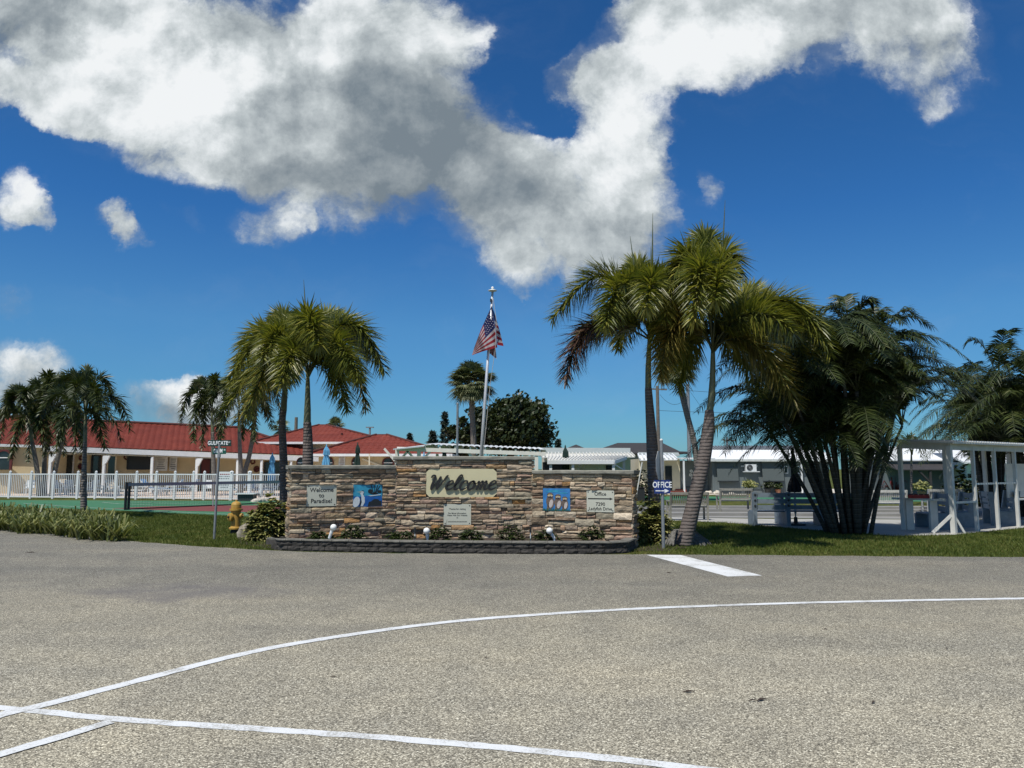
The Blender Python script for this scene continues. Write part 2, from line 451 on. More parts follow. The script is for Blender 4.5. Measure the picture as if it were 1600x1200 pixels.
def UV(px, py):
    x, y, z = ray(px, py); return x/y, z/y
def make_world():
    w = bpy.data.worlds.new('World'); scene.world = w; w.use_nodes = True
    t = w.node_tree; nt = NT(t)
    bg = t.nodes['Background']; out = t.nodes['World Output']
    sky = nt.new('ShaderNodeTexSky', sky_type='NISHITA')
    sky.sun_disc = False; sky.sun_elevation = math.asin(SUN.z); sky.sun_rotation = math.atan2(SUN.x, SUN.y) % (2*math.pi)
    sky.altitude = 0; sky.air_density = 1.0; sky.dust_density = .25; sky.ozone_density = 3.0
    dirv = nt.new('ShaderNodeTexCoord').outputs['Generated']
    sep = nt.new('ShaderNodeSeparateXYZ'); nt.put(sep.inputs[0], dirv)
    yy = nt.math('MAXIMUM', nt.math('ABSOLUTE', sep.outputs[1]), .12)
    u = nt.math('DIVIDE', sep.outputs[0], yy); v = nt.math('DIVIDE', sep.outputs[2], yy)
    uv = nt.new('ShaderNodeCombineXYZ'); nt.put(uv.inputs[0], u); nt.put(uv.inputs[1], v); uv.inputs[2].default_value = .37
    uv = uv.outputs[0]
    # domain warp
    wn = nt.noise(uv, 3.0, 8, .62, 0, True)
    vm = nt.new('ShaderNodeVectorMath', operation='SUBTRACT'); nt.put(vm.inputs[0], wn); vm.inputs[1].default_value = (.5, .5, .5)
    vs = nt.new('ShaderNodeVectorMath', operation='MULTIPLY_ADD'); nt.put(vs.inputs[0], vm.outputs[0]); vs.inputs[1].default_value = (.26, .22, 0); nt.put(vs.inputs[2], uv)
    uvw = vs.outputs[0]
    def blobs(lst, vec):
        acc = None
        for cx, cy, rx, ry, rot, s in lst:
            a, b = UV(cx, cy)
            mp = nt.new('ShaderNodeMapping', vector_type='TEXTURE'); nt.put(mp.inputs[0], vec)
            mp.inputs['Location'].default_value = (a, b, .37); mp.inputs['Rotation'].default_value = (0, 0, R(-rot)); mp.inputs['Scale'].default_value = (rx/F, ry/F, 1)
            dt = nt.new('ShaderNodeVectorMath', operation='DOT_PRODUCT'); nt.put(dt.inputs[0], mp.outputs[0]); nt.put(dt.inputs[1], mp.outputs[0])
            g = nt.math('SUBTRACT', 1.0, dt.outputs['Value'], clamp=True)
            acc = nt.math('MULTIPLY', g, s) if acc is None else nt.math('MULTIPLY_ADD', g, s, acc)
        return acc
    cover = [(150, 60, 330, 175, 10, 1.6), (420, 150, 420, 190, 14, 1.8), (610, 110, 200, 250, 0, 1.7), (620, 270, 330, 110, 8, 1.3), (90, 150, 170, 75, 5, 1.2), (430, 365, 85, 55, 0, .8),
             (880, 300, 240, 110, 10, 1.3), (770, 370, 110, 100, 20, 1.15), (930, 370, 110, 60, 0, .9), (1000, 170, 110, 150, 20, 1.25), (905, 110, 60, 50, 30, .25), (1010, 250, 90, 120, 0, .8),
             (1090, 60, 180, 110, 0, 1.6), (1290, 50, 250, 110, 4, 1.05), (1440, 80, 150, 130, 0, .55), (1430, 155, 40, 45, 0, .35), (1230, 20, 330, 70, 0, 1.0),
             (20, 315, 62, 48, 20, 1.0), (62, 340, 48, 36, 30, .8), (10, 355, 50, 34, 0, .6), (204, 346, 34, 34, 0, .9), (220, 370, 34, 30, 0, .85), (1128, 276, 28, 40, -20, .65), (1112, 298, 30, 28, 0, .5), (905, 120, 90, 80, 0, .32), (840, 405, 220, 50, 6, .5), (560, 350, 130, 50, 10, .55), (35, 482, 48, 48, 0, .62), (30, 612, 100, 78, 0, 1.5), (265, 615, 150, 62, 5, 1.5), (300, 345, 46, 30, 40, .42),
             (858, 40, 60, 70, 0, -.75), (850, 140, 30, 60, 10, -.25), (800, 180, 60, 60, 0, .5), (950, 165, 110, 110, 0, .7), (850, 240, 80, 50, 0, .4), (430, 5, 220, 80, 0, .7), (760, 60, 50, 90, 0, .4), (885, 185, 40, 36, 0, -.35), (35, 100, 60, 30, 0, -.5), (1270, 190, 140, 60, 0, -.3), (100, 560, 60, 40, 0, .3), (835, 650, 120, 30, 0, .2)]
    cv = blobs(cover, uvw)
    fb = nt.noise(uv, 5.5, 14, .64, .1)
    fb2 = nt.noise(uvw, 16, 11, .66, .15)
    lowf = nt.noise(uvw, 5.5, 9, .58, .1)
    # puffy billows: rounded cells broken up by noise
    vor = nt.new('ShaderNodeTexVoronoi', feature='SMOOTH_F1'); nt.put(vor.inputs['Vector'], uvw); vor.inputs['Scale'].default_value = 9; vor.inputs['Smoothness'].default_value = .55
    puff = nt.math('SUBTRACT', .5, vor.outputs['Distance'])
    vo2 = nt.new('ShaderNodeTexVoronoi', feature='SMOOTH_F1'); nt.put(vo2.inputs['Vector'], uvw); vo2.inputs['Scale'].default_value = 27; vo2.inputs['Smoothness'].default_value = .5
    puff = nt.math('MULTIPLY_ADD', nt.math('SUBTRACT', .5, vo2.outputs['Distance']), .5, puff)
    field = nt.math('ADD', cv, nt.math('MULTIPLY_ADD', fb, 3.3, -1.65))
    field = nt.math('ADD', field, nt.math('MULTIPLY_ADD', fb2, 1.8, -.9))
    field = nt.math('ADD', field, nt.math('MULTIPLY', puff, .55))
    field = nt.math('SUBTRACT', field, nt.math('MULTIPLY_ADD', nt.smooth(cv, .0, .55), -.75, .75))
    core = nt.smooth(field, .0, 1.35)
    halo = nt.smooth(nt.math('ADD', cv, nt.math('MULTIPLY_ADD', fb, 1.5, -.75)), .12, 1.25)
    alpha = nt.math('MAXIMUM', core, nt.math('MULTIPLY', halo, .42))
    # light and dark parts of the clouds
    dark = [(620, 240, 330, 150, 12, .75), (690, 120, 150, 200, 0, .42), (60, 30, 170, 90, 0, .52), (540, 320, 260, 60, 5, .35), (980, 330, 170, 60, 8, .42), (770, 250, 120, 120, 0, .35), (1250, 20, 250, 60, 0, .18), (1460, 80, 120, 110, 0, .28),
            (60, 365, 80, 40, 0, .30), (1020, 110, 60, 40, 20, .15), (880, 395, 200, 40, 0, .3), (350, 255, 250, 50, 14, .25), (230, 640, 220, 40, 0, .25)]
    light = [(250, 120, 260, 110, 15, .40), (1000, 150, 120, 140, 20, .30), (1120, 70, 150, 80, 0, .25), (40, 310, 60, 40, 0, .3), (740, 320, 60, 80, 0, .12), (300, 585, 150, 40, 0, .3), (40, 580, 80, 40, 0, .3), (780, 30, 60, 80, 0, .2), (700, 70, 60, 90, 0, .14)]
    dk = blobs(dark, uvw); lt = blobs(light, uvw)
    # relief: density a step towards the sun minus density here
    sh = nt.new('ShaderNodeVectorMath', operation='ADD'); nt.put(sh.inputs[0], uv); sh.inputs[1].default_value = (-.012, .026, 0)
    fbs = nt.noise(sh.outputs[0], 5.5, 14, .64, .1)
    rel = nt.math('SUBTRACT', fb, fbs)
    br = nt.math('ADD', nt.math('SUBTRACT', .69, nt.math('MULTIPLY', dk, .62)), lt)
    br = nt.math('ADD', br, nt.math('MULTIPLY', rel, 1.9))
    br = nt.math('ADD', br, nt.math('MULTIPLY_ADD', lowf, 1.0, -.5))
    br = nt.math('ADD', br, nt.math('MULTIPLY_ADD', fb2, .26, -.13))
    br = nt.math('ADD', br, nt.math('MULTIPLY_ADD', puff, .36, -.03))
    br = nt.math('ADD', br, nt.math('MULTIPLY_ADD', alpha, .15, -.15))
    ccol = nt.ramp(br, [(0, (.19, .235, .275)), (.3, (.315, .36, .39)), (.6, (.53, .58, .60)), (.85, (.77, .81, .83)), (1, (.88, .905, .92))])
    # clear sky: physical sky with a deeper blue
    el = nt.smooth(sep.outputs[2], 0.0, .55)
    skyc = nt.mix(1.0, sky.outputs[0], nt.ramp(el, [(0, SK0), (.25, SK1), (.6, SK2), (1, SK3)]), 'MULTIPLY')
    skys = nt.new('ShaderNodeVectorMath', operation='SCALE'); nt.put(skys.inputs[0], skyc); skys.inputs['Scale'].default_value = 1.0
    # thin veil
    vmap = nt.new('ShaderNodeMapping'); nt.put(vmap.inputs[0], uvw); vmap.inputs['Rotation'].default_value = (0, 0, .35); vmap.inputs['Scale'].default_value = (1.0, 3.2, 1)
    veil = nt.smooth(nt.noise(vmap.outputs[0], 2.2, 8, .60, .4), .46, .80)
    alpha2 = nt.math('MAXIMUM', alpha, nt.math('MULTIPLY', veil, .06))
    up = nt.smooth(sep.outputs[2], -.01, .03)
    alpha2 = nt.math('MULTIPLY', alpha2, up)
    cl = nt.new('ShaderNodeVectorMath', operation='SCALE'); nt.put(cl.inputs[0], ccol); cl.inputs['Scale'].default_value = 1/SKYS
    fin = nt.mix(alpha2, skys.outputs[0], cl.outputs[0])
    nt.put(bg.inputs[0], fin); bg.inputs[1].default_value = SKYS
    w.cycles.sampling_method = 'MANUAL'; w.cycles.sample_map_resolution = 512
SKYS = .10
SK0 = (.28, .60, .88); SK1 = (.33, .70, .98); SK2 = (.22, .605, .99); SK3 = (.195, .56, .91)
make_world()
scene.view_settings.view_transform = 'Standard'; scene.view_settings.look = 'None'
scene.view_settings.exposure = 0; scene.view_settings.gamma = 1

# ------------------------------------------------------------------ the setting
def sheet(name, pts, z, mat):
    b = MB(); b.add([(p[0], p[1], z) for p in pts], [tuple(range(len(pts)))])
    o = b.build(name, mat); o['kind'] = 'structure'; return o
g = MB(); g.quad((-900, -200, 0), (900, -200, 0), (900, 1600, 0), (-900, 1600, 0))
tag(g.build('ground', M['lawn']), kind='structure')

def jag(pts, step=.16, amp=.055):
    out = []
    for a, b in zip(pts[:-1], pts[1:]):
        n = max(1, int((b-a).length/step))
        for i in range(n):
            p = a.lerp(b, i/n); k = noise.noise((p.x*1.9, p.y*1.9, 3.3))*amp*1.6 + uni(-amp, amp)*.35
            out.append(Vector((p.x, p.y+k, 0)))
    out.append(pts[-1]); return out
EDGE_PX = [(-420, 806), (0, 827), (100, 836), (200, 845.5), (300, 853), (400, 859), (470, 862.5), (600, 864.5), (800, 866), (1000, 866.5), (1200, 868), (1400, 869.5), (1600, 871), (2100, 874)]
EDGE = jag([G(*p) for p in EDGE_PX])
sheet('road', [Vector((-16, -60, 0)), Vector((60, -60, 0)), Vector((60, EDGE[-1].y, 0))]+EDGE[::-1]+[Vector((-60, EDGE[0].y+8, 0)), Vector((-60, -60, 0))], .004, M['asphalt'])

def stripe(px, w, name='road_marking', z=.007, ends=(0, 0)):
    pts = [G(*p) for p in px]
    # smooth resample (Catmull-Rom)
    q = []
    for i in range(len(pts)-1):
        p0 = pts[max(i-1, 0)]; p1 = pts[i]; p2 = pts[i+1]; p3 = pts[min(i+2, len(pts)-1)]
        n = max(4, int((p2-p1).length/.08))
        for k in range(n):
            t = k/n
            q.append(.5*((2*p1)+(p2-p0)*t+(2*p0-5*p1+4*p2-p3)*t*t+(3*p1-p0-3*p2+p3)*t**3))
    q.append(pts[-1])
    b = MB(); vs = []; fs = []
    for i, p in enumerate(q):
        t = (q[min(i+1, len(q)-1)]-q[max(i-1, 0)]).normalized(); n = Vector((-t.y, t.x, 0))
        e = .008
        vs += [(p.x+n.x*(w/2+uni(-e, e)), p.y+n.y*(w/2+uni(-e, e)), z), (p.x-n.x*(w/2+uni(-e, e)), p.y-n.y*(w/2+uni(-e, e)), z)]
    for i in range(len(q)-1): fs.append((2*i, 2*i+1, 2*i+3, 2*i+2))
    b.add(vs, fs)
    return tag(b.build(name, M['roadpaint'], fix=False), kind='structure')
stripe([(-260, 1078), (-120, 1092), (0, 1107), (75, 1114), (180, 1125), (400, 1140), (600, 1154), (800, 1171), (950, 1186), (1090, 1203), (1250, 1226), (1400, 1252)], .098)
stripe([(-150, 1168), (-60, 1142), (0, 1119), (80, 1100), (200, 1069), (400, 1018.5), (560, 991), (700, 973), (830, 962), (1000, 952), (1200, 944.5), (1400, 939.5), (1600, 936), (1800, 933.5)], .125, z=.009)
stripe([(-120, 1216), (0, 1181), (90, 1155), (172, 1130)], .105, z=.011)
b = MB(); b.add([tuple(G(*p)[:2])+(.008,) for p in ((1010, 867.6), (1064, 868), (1191, 900), (1137, 901.5))], [(0, 1, 2, 3)])
tag(b.build('crosswalk_bar', M['roadpaint'], fix=False), kind='structure')

# sports court beyond the grass
sheet('court', [G(-500, 779.8), G(700, 784), G(900, 800), G(620, 817), (G(460, 811.5)), G(300, 803.5), G(200, 798.5), G(100, 794.5), G(0, 792), G(-500, 789)], .006, M['court_green'])
sheet('court_kitchen', [G(176, 794.6), G(240, 791.6), G(330, 790.4), G(560, 789), G(560, 804), G(395, 800.6), G(290, 798.6)], .010, M['court_red'])
def court_line(px, w=.06):
    b = MB()
    for a, c in zip(px[:-1], px[1:]):
        a = G(*a); c = G(*c); t = (c-a).normalized(); n = Vector((-t.y, t.x, 0))*w/2
        b.quad(*[(q.x, q.y, .014) for q in (a+n, a-n, c-n, c+n)])
    return tag(b.build('court_line', M['line'], fix=False), kind='structure')
court_line([(36, 787), (130, 793), (300, 801.6), (390, 805.4), (470, 808.6)])
court_line([(200, 784.6), (320, 788.4), (520, 787.2)])
court_line([(160, 785.2), (186, 787.5), (240, 789.5)])
sheet('pool_deck', [G(-700, 774), G(0, 774.5), G(200, 778.2), G(440, 782), G(700, 784), Vector((6, 78, 0)), Vector((-70, 80, 0))], .004, M['deck'])
# right hand side: path, shuffleboard lanes and turf
sheet('path', [G(985, 806), G(1100, 809.5), G(1200, 811), G(1450, 812), G(1900, 812), G(2200, 822), G(1600, 825), G(1490, 836), G(1400, 838), G(1240, 826), G(1150, 818), G(1090, 815), G(985, 812)], .006, M['concrete'])
sheet('shuffleboard_lane', [G(985, 790), G(1500, 791), G(1900, 792), G(1900, 811), G(1450, 811.5), G(1100, 809), G(985, 805.5)], .010, M['lane'])
for py in (794.5, 799.5, 806):
    p = G(980, py); q = G(1460, py+1.5)
    tag(MB().bar(p+Vector((0, 0, .055)), q+Vector((0, 0, .055)), .09, .11).build('kerb', M['lane']), kind='structure')
sheet('turf_strip', [G(985, 775.5), G(1900, 779), G(1900, 786), G(985, 781.5)], .006, M['turf_green'])
sheet('gravel_yard', [G(985, 764), G(1900, 764), G(1900, 775), G(985, 773)], .006, M['palerock'])
def kerb_stop(pa, pb, label):
    a = G(*pa); c = G(*pb)
    o = MB().slab([a+Vector((0, 0, 0)), a+Vector((0, .16, 0)), a+Vector((0, .13, .13)), a+Vector((0, .03, .13))], c-a).build('kerb_stop', M['kerb_yellow'])
    return tag(o, label, 'kerb stop', 'yellow kerb stops beyond the lawn')
kerb_stop((991, 774.5), (1004, 774.8), 'yellow kerb stop just right of the stone wall end')
kerb_stop((1169, 776.2), (1184, 776.4), 'yellow kerb stop behind the far slatted bench')

# ------------------------------------------------------------------ lettering
def text_mesh(name, body, h, origin_, right, up, mat, parent, align='CENTER', extrude=.006, bold=0.0, shear=0, squeeze=1.0, z_off=.004):
    cu = bpy.data.curves.new('lettering', 'FONT'); cu.body = body; cu.size = 1.0; cu.align_x = align; cu.align_y = 'CENTER'
    cu.extrude = .5; cu.offset = bold; cu.shear = shear; cu.resolution_u = 3
    tmp = bpy.data.objects.new('lettering', cu); COL.objects.link(tmp)
    dg = bpy.context.evaluated_depsgraph_get()
    me = bpy.data.meshes.new_from_object(tmp.evaluated_get(dg))
    bpy.data.objects.remove(tmp); bpy.data.curves.remove(cu)
    right = Vector(right).normalized(); up = Vector(up).normalized(); nrm = right.cross(up).normalized()
    o0 = origin(parent) if parent is not None else Vector()
    s = h*1.38
    for v in me.vertices:
        p = Vector(origin_)+right*(v.co.x*s*squeeze)+up*(v.co.y*s)+nrm*(z_off+extrude*(.5+v.co.z))-o0
        v.co = p
    me.materials.clear(); me.materials.append(mat)
    o = bpy.data.objects.new(name, me); COL.objects.link(o); o.parent = parent
    return o

# ------------------------------------------------------------------ stone entrance wall
CY = 17.4
wl_in = Vector(((622-800)/F*CY, CY, 0)); wr_in = Vector(((829-800)/F*CY, CY, 0))
ywo = 16.55
wl_out = Vector(((456-800)/F*ywo, ywo, 0)); wr_out = Vector(((986-800)/F*ywo, ywo, 0))
wall = thing('stone_sign_wall', 'wide stacked ledger stone entrance wall with raised centre and angled wings', 'wall', tuple((wl_in+wr_in)/2))
class Face:
    """a wall face from a to b; normal points at the viewer"""
    def __init__(s, a, b):
        s.a = a; s.b = b; s.L = (b-a).length; s.t = (b-a).normalized(); s.n = Vector((s.t.y, -s.t.x, 0))
    def hit(s, px, py):
        x, y, z = ray(px, py); k = x/y
        # a + t*w  with X = k*Y
        w = (k*s.a.y-s.a.x)/(s.t.x-k*s.t.y)
        Y = s.a.y+s.t.y*w
        return w, CAM_H+z/y*Y
    def p(s, w, z, out=0): return s.a+s.t*w+s.n*out+Vector((0, 0, z))
FC = Face(wl_in, wr_in); FL = Face(wl_out, wl_in); FR = Face(wr_in, wr_out)
def rect(face, x0, y0, x1, y1):
    w0, z1 = face.hit(x0, y0); w1, z0 = face.hit(x1, y1); return (w0, z0, w1, z1)
S_WEL = rect(FC, 666.5, 732.5, 776, 776.5); S_INFO = rect(FC, 693.5, 787.5, 736, 820)
S_PAR = rect(FL, 479.5, 757, 525, 790.5); S_HER = rect(FL, 552, 757.5, 596.5, 791)
S_OWL = rect(FR, 849, 763, 891.5, 798.5); S_OFF = rect(FR, 917, 766, 960.5, 800.5)
TOPC = FC.hit(640, 719)[1]; TOPL = FL.hit(500, 733)[1]; TOPR = FR.hit(930, 741)[1]

def stones(mb, face, z0, z1, holes, over0=0.0, over1=0.0, seed=1):
    rg = random.Random(seed)
    brk = sorted({round(z0, 3), round(z1, 3)} | {round(h[k], 3) for h in holes for k in (1, 3)})
    i = 1
    while i < len(brk)-1:
        if brk[i]-brk[i-1] < .035: brk.pop(i)
        else: i += 1
    rows = []
    for lo, hi in zip(brk[:-1], brk[1:]):
        z = lo
        while z < hi-.001:
            h = rg.choice((.055, .07, .085, .10, .12, .15))
            if hi-(z+h) < .055: h = hi-z
            if h > .17: h = h/2
            rows.append((z, z+h)); z += h
    for za, zb in rows:
        segs = [(-over0, face.L+over1)]
        for (w0, h0, w1, h1) in holes:
            if min(zb, h1)-max(za, h0) > .3*(zb-za):
                ns = []
                for a, b in segs:
                    if w1 <= a or w0 >= b: ns.append((a, b)); continue
                    if w0 > a+.03: ns.append((a, w0))
                    if w1 < b-.03: ns.append((w1, b))
                segs = ns
        for a, b in segs:
            x = a
            while x < b-.001:
                L = rg.choice((.12, .18, .24, .30, .36, .46, .55))*rg.uniform(.85, 1.15)
                if b-(x+L) < .10: L = b-x
                parts = [(za, zb)]
                if zb-za > .095 and rg.random() < .42:
                    m = za+(zb-za)*rg.uniform(.38, .62); parts = [(za, m), (m, zb)]
                for (p0, p1) in parts:
                    stone(mb, face, x, x+L, p0, p1, rg)
                x += L
def stone(mb, face, x0, x1, z0, z1, rg):
    gp = .006
    x0 += gp*rg.uniform(.2, 1.3); x1 -= gp*rg.uniform(.2, 1.3); z0 += gp*rg.uniform(.3, 1.2); z1 -= gp*rg.uniform(.3, 1.2)
    if x1-x0 < .02 or z1-z0 < .015: return
    d = rg.uniform(.018, .062); tl = rg.uniform(-.018, .018); tz = rg.uniform(-.012, .016)
    nx = max(2, int((x1-x0)/.06)); nz = 2 if z1-z0 < .08 else 3
    vs = []; fs = []; sd = rg.random()*100
    for j in range(nz+1):
        for i in range(nx+1):
            fx = i/nx; fz = j/nz
            edge = (i in (0, nx)) + (j in (0, nz))
            x = x0+(x1-x0)*fx; z = z0+(z1-z0)*fz
            if 0 < i < nx: z += (noise.noise((x*9, sd, z*3)))*.008*(1 if j in (0, nz) else .3)
            if 0 < j < nz: x += noise.noise((sd, x*3, z*12))*.007
            o = d+tl*(fx-.5)*2+tz*(fz-.5)*2+noise.noise((x*8+sd, z*14, sd))*.016+noise.noise((x*23+sd, z*30, sd))*.007
            o -= .010*edge
            vs.append(face.p(x, z, max(o, .006)))
    W = nx+1
    for j in range(nz):
        for i in range(nx): a = j*W+i; fs.append((a, a+1, a+W+1, a+W))
    # sides back to the wall core
    ring = [i for i in range(W)]+[j*W+nx for j in range(1, nz+1)]+[nz*W+i for i in range(nx-1, -1, -1)]+[j*W for j in range(nz-1, 0, -1)]
    base = len(vs)
    for r in ring:
        k = Vector(vs[r]); vs.append(k-face.n*((k-face.a).dot(face.n)+.03))
    for q in range(len(ring)):
        e = (q+1) % len(ring)
        fs.append((ring[e], ring[q], base+q, base+e))
    mb.add(vs, fs)

TH = .40
def wall_section(name, face, top, holes, o0, o1, seed, e0=True, e1=True):
    core = MB()
    core.slab([face.p(-o0, 0, -.002), face.p(face.L+o1, 0, -.002), face.p(face.L+o1, 0, -TH), face.p(-o0, 0, -TH)], (0, 0, top))
    c = core.build(name, M['mortar'], wall)
    s = MB(); stones(s, face, .02, top-.002, holes, o0, o1, seed)
    for end, flag in ((0, e0), (1, e1)):
        if not flag: continue
        if end: ef = Face(face.p(face.L+o1, 0, .03), face.p(face.L+o1, 0, -TH))
        else: ef = Face(face.p(-o0, 0, -TH), face.p(-o0, 0, .03))
        stones(s, ef, .02, top-.002, [], -.005, 0, seed+7+end)
    s.build('ledger_stone', M['stone'], c, fix=True)
    return c
def capstone(core, face, top, o0, o1, e0=.06, e1=.06, bend=True):
    m = MB(); h = .085
    n = 14; a = -o0-e0; b = face.L+o1+e1
    prof = [(.075, 0), (.085, .02), (.085, h-.018), (.07, h), (-TH-.06, h), (-TH-.07, 0)]
    vs = []; fs = []
    for i in range(n+1):
        w = a+(b-a)*i/n
        for (o, z) in prof:
            vs.append(face.p(w+uni(-.004, .004), top+.002+z+noise.noise((w*3, z*9, o*4))*.006, o+noise.noise((w*4, z*20, 5))*.008))
    k = len(prof)
    for i in range(n):
        for j in range(k): fs.append((i*k+j, i*k+(j+1) % k, (i+1)*k+(j+1) % k, (i+1)*k+j))
    fs.append(tuple(range(k))); fs.append(tuple(range(n*k+k-1, n*k-1, -1)))
    m.add(vs, fs); m.build('capstone', M['cap'], core)
c = wall_section('centre_panel', FC, TOPC, [S_WEL, S_INFO], .03, .03, 11); capstone(c, FC, TOPC, .03, .03)
c = wall_section('wing', FL, TOPL, [S_PAR, S_HER], 0, -.035, 23, True, False); capstone(c, FL, TOPL, 0, -.06, .06, 0)
c = wall_section('wing', FR, TOPR, [S_OWL, S_OFF], -.035, 0, 37, False, True); capstone(c, FR, TOPR, -.06, 0, 0, .06)

def board(name, face, r, label, cat, mat, chamfer=0, out=.008, th=.018, group=None):
    w0, z0, w1, z1 = r; cx = (w0+w1)/2
    root = thing(name, label, cat, tuple(face.p(cx, z0, out)), 0, group)
    c = chamfer
    pts = [(w0+c, z0), (w1-c, z0), (w1, z0+c), (w1, z1-c), (w1-c, z1), (w0+c, z1), (w0, z1-c), (w0, z0+c)] if c else [(w0, z0), (w1, z0), (w1, z1), (w0, z1)]
    m = MB(); m.slab([face.p(x, z, out-.004) for x, z in pts], face.n*(th+.004))
    m.build('panel', mat, root)
    return root, out+th
def screws(root, face, r, out):
    for x in (r[0]+.035, r[2]-.035):
        for z in (r[1]+.035, r[3]-.035): MB().lathe_axis([(.012, 0), (.012, .004), (.004, .006)], face.p(x, z, out+.0005), face.n, 8).build('screw', M['dark'], root)
UPV = Vector((0, 0, 1))
# Welcome, brush script letters
wel, wo = board('welcome_sign', FC, S_WEL, 'cream wall panel with cut corners carrying the big black script word Welcome', 'sign', M['signcream'], .075)
XS = 1.17
def script(mb, face, x, z, s, strokes, out, depth):
    for st in strokes:
        pts = st
        q = []
        n = len(pts)
        for i in range(n-1):
            p0 = pts[max(i-1, 0)]; p1 = pts[i]; p2 = pts[i+1]; p3 = pts[min(i+2, n-1)]
            for k in range(6):
                t = k/6
                q.append(tuple(.5*((2*p1[c])+(p2[c]-p0[c])*t+(2*p0[c]-5*p1[c]+4*p2[c]-p3[c])*t*t+(3*p1[c]-p0[c]-3*p2[c]+p3[c])*t**3) for c in range(3)))
        q.append(pts[-1])
        V = []
        for (a, b, w) in q:
            V.append((x+(a*XS+b*.30)*s, z+b*s, max(w, .02)*s))
        # flat brush stroke: ribbon with rounded ends, front and back faces and rims
        L = []; Rr = []
        for i, (a, b, w) in enumerate(V):
            t = Vector((V[min(i+1, len(V)-1)][0]-V[max(i-1, 0)][0], V[min(i+1, len(V)-1)][1]-V[max(i-1, 0)][1]))
            if t.length < 1e-6: t = Vector((1, 0))
            t.normalize(); nn = Vector((-t.y, t.x))
            L.append((a+nn.x*w/2, b+nn.y*w/2)); Rr.append((a-nn.x*w/2, b-nn.y*w/2))
        t0 = Vector((V[0][0]-V[1][0], V[0][1]-V[1][1])).normalized()*V[0][2]*.4
        t1 = Vector((V[-1][0]-V[-2][0], V[-1][1]-V[-2][1])).normalized()*V[-1][2]*.4
        L = [(V[0][0]+t0.x, V[0][1]+t0.y)]+L+[(V[-1][0]+t1.x, V[-1][1]+t1.y)]
        Rr = [L[0]]+Rr+[L[-1]]
        od = depth+uni(0, .003)
        vs = []; fs = []
        for (a, b), (c, d) in zip(L, Rr):
            vs += [face.p(a, b, out+od), face.p(c, d, out+od), face.p(a, b, out), face.p(c, d, out)]
        for i in range(len(L)-1):
            k = 4*i
            fs += [(k, k+1, k+5, k+4), (k, k+4, k+6, k+2), (k+1, k+3, k+7, k+5)]
        mb.add(vs, fs)
W_ = [[(.00, .86, .10), (.05, .98, .13), (.16, 1.0, .14), (.22, .90, .15), (.20, .60, .17), (.17, .25, .17), (.20, .02, .15)],
      [(.20, .04, .12), (.32, .30, .10), (.46, .62, .10), (.56, .90, .15)], [(.56, .90, .16), (.53, .60, .17), (.50, .28, .17), (.52, .04, .15)],
      [(.52, .04, .12), (.66, .30, .10), (.80, .62, .11), (.92, .92, .15), (.98, 1.0, .10)]]
E_ = [[(.06, .26, .08), (.22, .34, .09), (.36, .46, .10), (.34, .60, .12), (.22, .62, .12), (.08, .48, .15), (.03, .26, .17), (.06, .08, .16), (.20, .01, .13), (.36, .08, .09), (.46, .18, .06)]]
L_ = [[(.02, .22, .07), (.18, .46, .09), (.32, .78, .11), (.33, .98, .12), (.24, 1.03, .12), (.14, .82, .15), (.07, .45, .17), (.06, .14, .16), (.14, .01, .13), (.30, .10, .07)]]
C_ = [[(.40, .48, .13), (.36, .60, .12), (.22, .61, .12), (.08, .46, .16), (.03, .25, .17), (.06, .07, .15), (.20, .00, .13), (.36, .08, .09), (.44, .16, .06)]]
O_ = [[(.26, .60, .12), (.10, .50, .15), (.03, .27, .17), (.08, .06, .15), (.22, .00, .13), (.36, .14, .15), (.40, .36, .16), (.34, .56, .13), (.24, .60, .11), (.34, .46, .07), (.50, .44, .06)]]
Mm = [[(.00, .44, .07), (.08, .58, .12), (.12, .46, .15), (.09, .20, .16), (.07, .00, .13)], [(.08, .12, .09), (.20, .46, .10), (.31, .60, .13), (.34, .46, .15), (.30, .20, .16), (.28, .00, .13)],
      [(.29, .12, .09), (.42, .46, .10), (.53, .60, .13), (.56, .46, .15), (.52, .20, .16), (.54, .03, .13), (.64, .02, .09), (.74, .14, .06)]]
mb = MB()
zb = S_WEL[1]+(S_WEL[3]-S_WEL[1])*.26; hs = (S_WEL[3]-S_WEL[1])*.50
xw = S_WEL[0]+.04
for ch, adv in ((W_, 1.02), (E_, .47), (L_, .36), (C_, .46), (O_, .52), (Mm, .74), (E_, .5)):
    script(mb, FC, xw, zb, hs, ch, wo+.02, .022)
    xw += adv*hs*XS*1.02
mb.build('lettering', M['letter'], wel)
for k in range(7): MB().lathe_axis([(.006, -.002), (.006, .028)], FC.p(S_WEL[0]+.2+k*.2, zb+.12, wo), FC.n, 6).build('stud', M['dark'], wel)
def board_text(root, face, r, out, lines, mat, bold=.012):
    w0, z0, w1, z1 = r
    for (fx, fz, h, s, sq) in lines:
        text_mesh('lettering', s, h*(z1-z0), face.p(w0+(w1-w0)*fx, z0+(z1-z0)*fz, out), face.t, UPV, mat, root, bold=bold, extrude=.002, squeeze=sq, z_off=.0005)
par, po = board('paradise_sign', FL, S_PAR, 'pale grey rectangular board reading Welcome to Paradise!', 'sign', M['signgrey'])
board_text(par, FL, S_PAR, po, [(.5, .74, .20, 'Welcome', .98), (.5, .49, .20, 'to', 1.0), (.5, .235, .20, 'Paradise!', .98)], M['letter']); screws(par, FL, S_PAR, po)
off, oo = board('office_direction_board', FR, S_OFF, 'pale grey board with black arrow and the address 7290 Ladyfish Drive', 'sign', M['signgrey'])
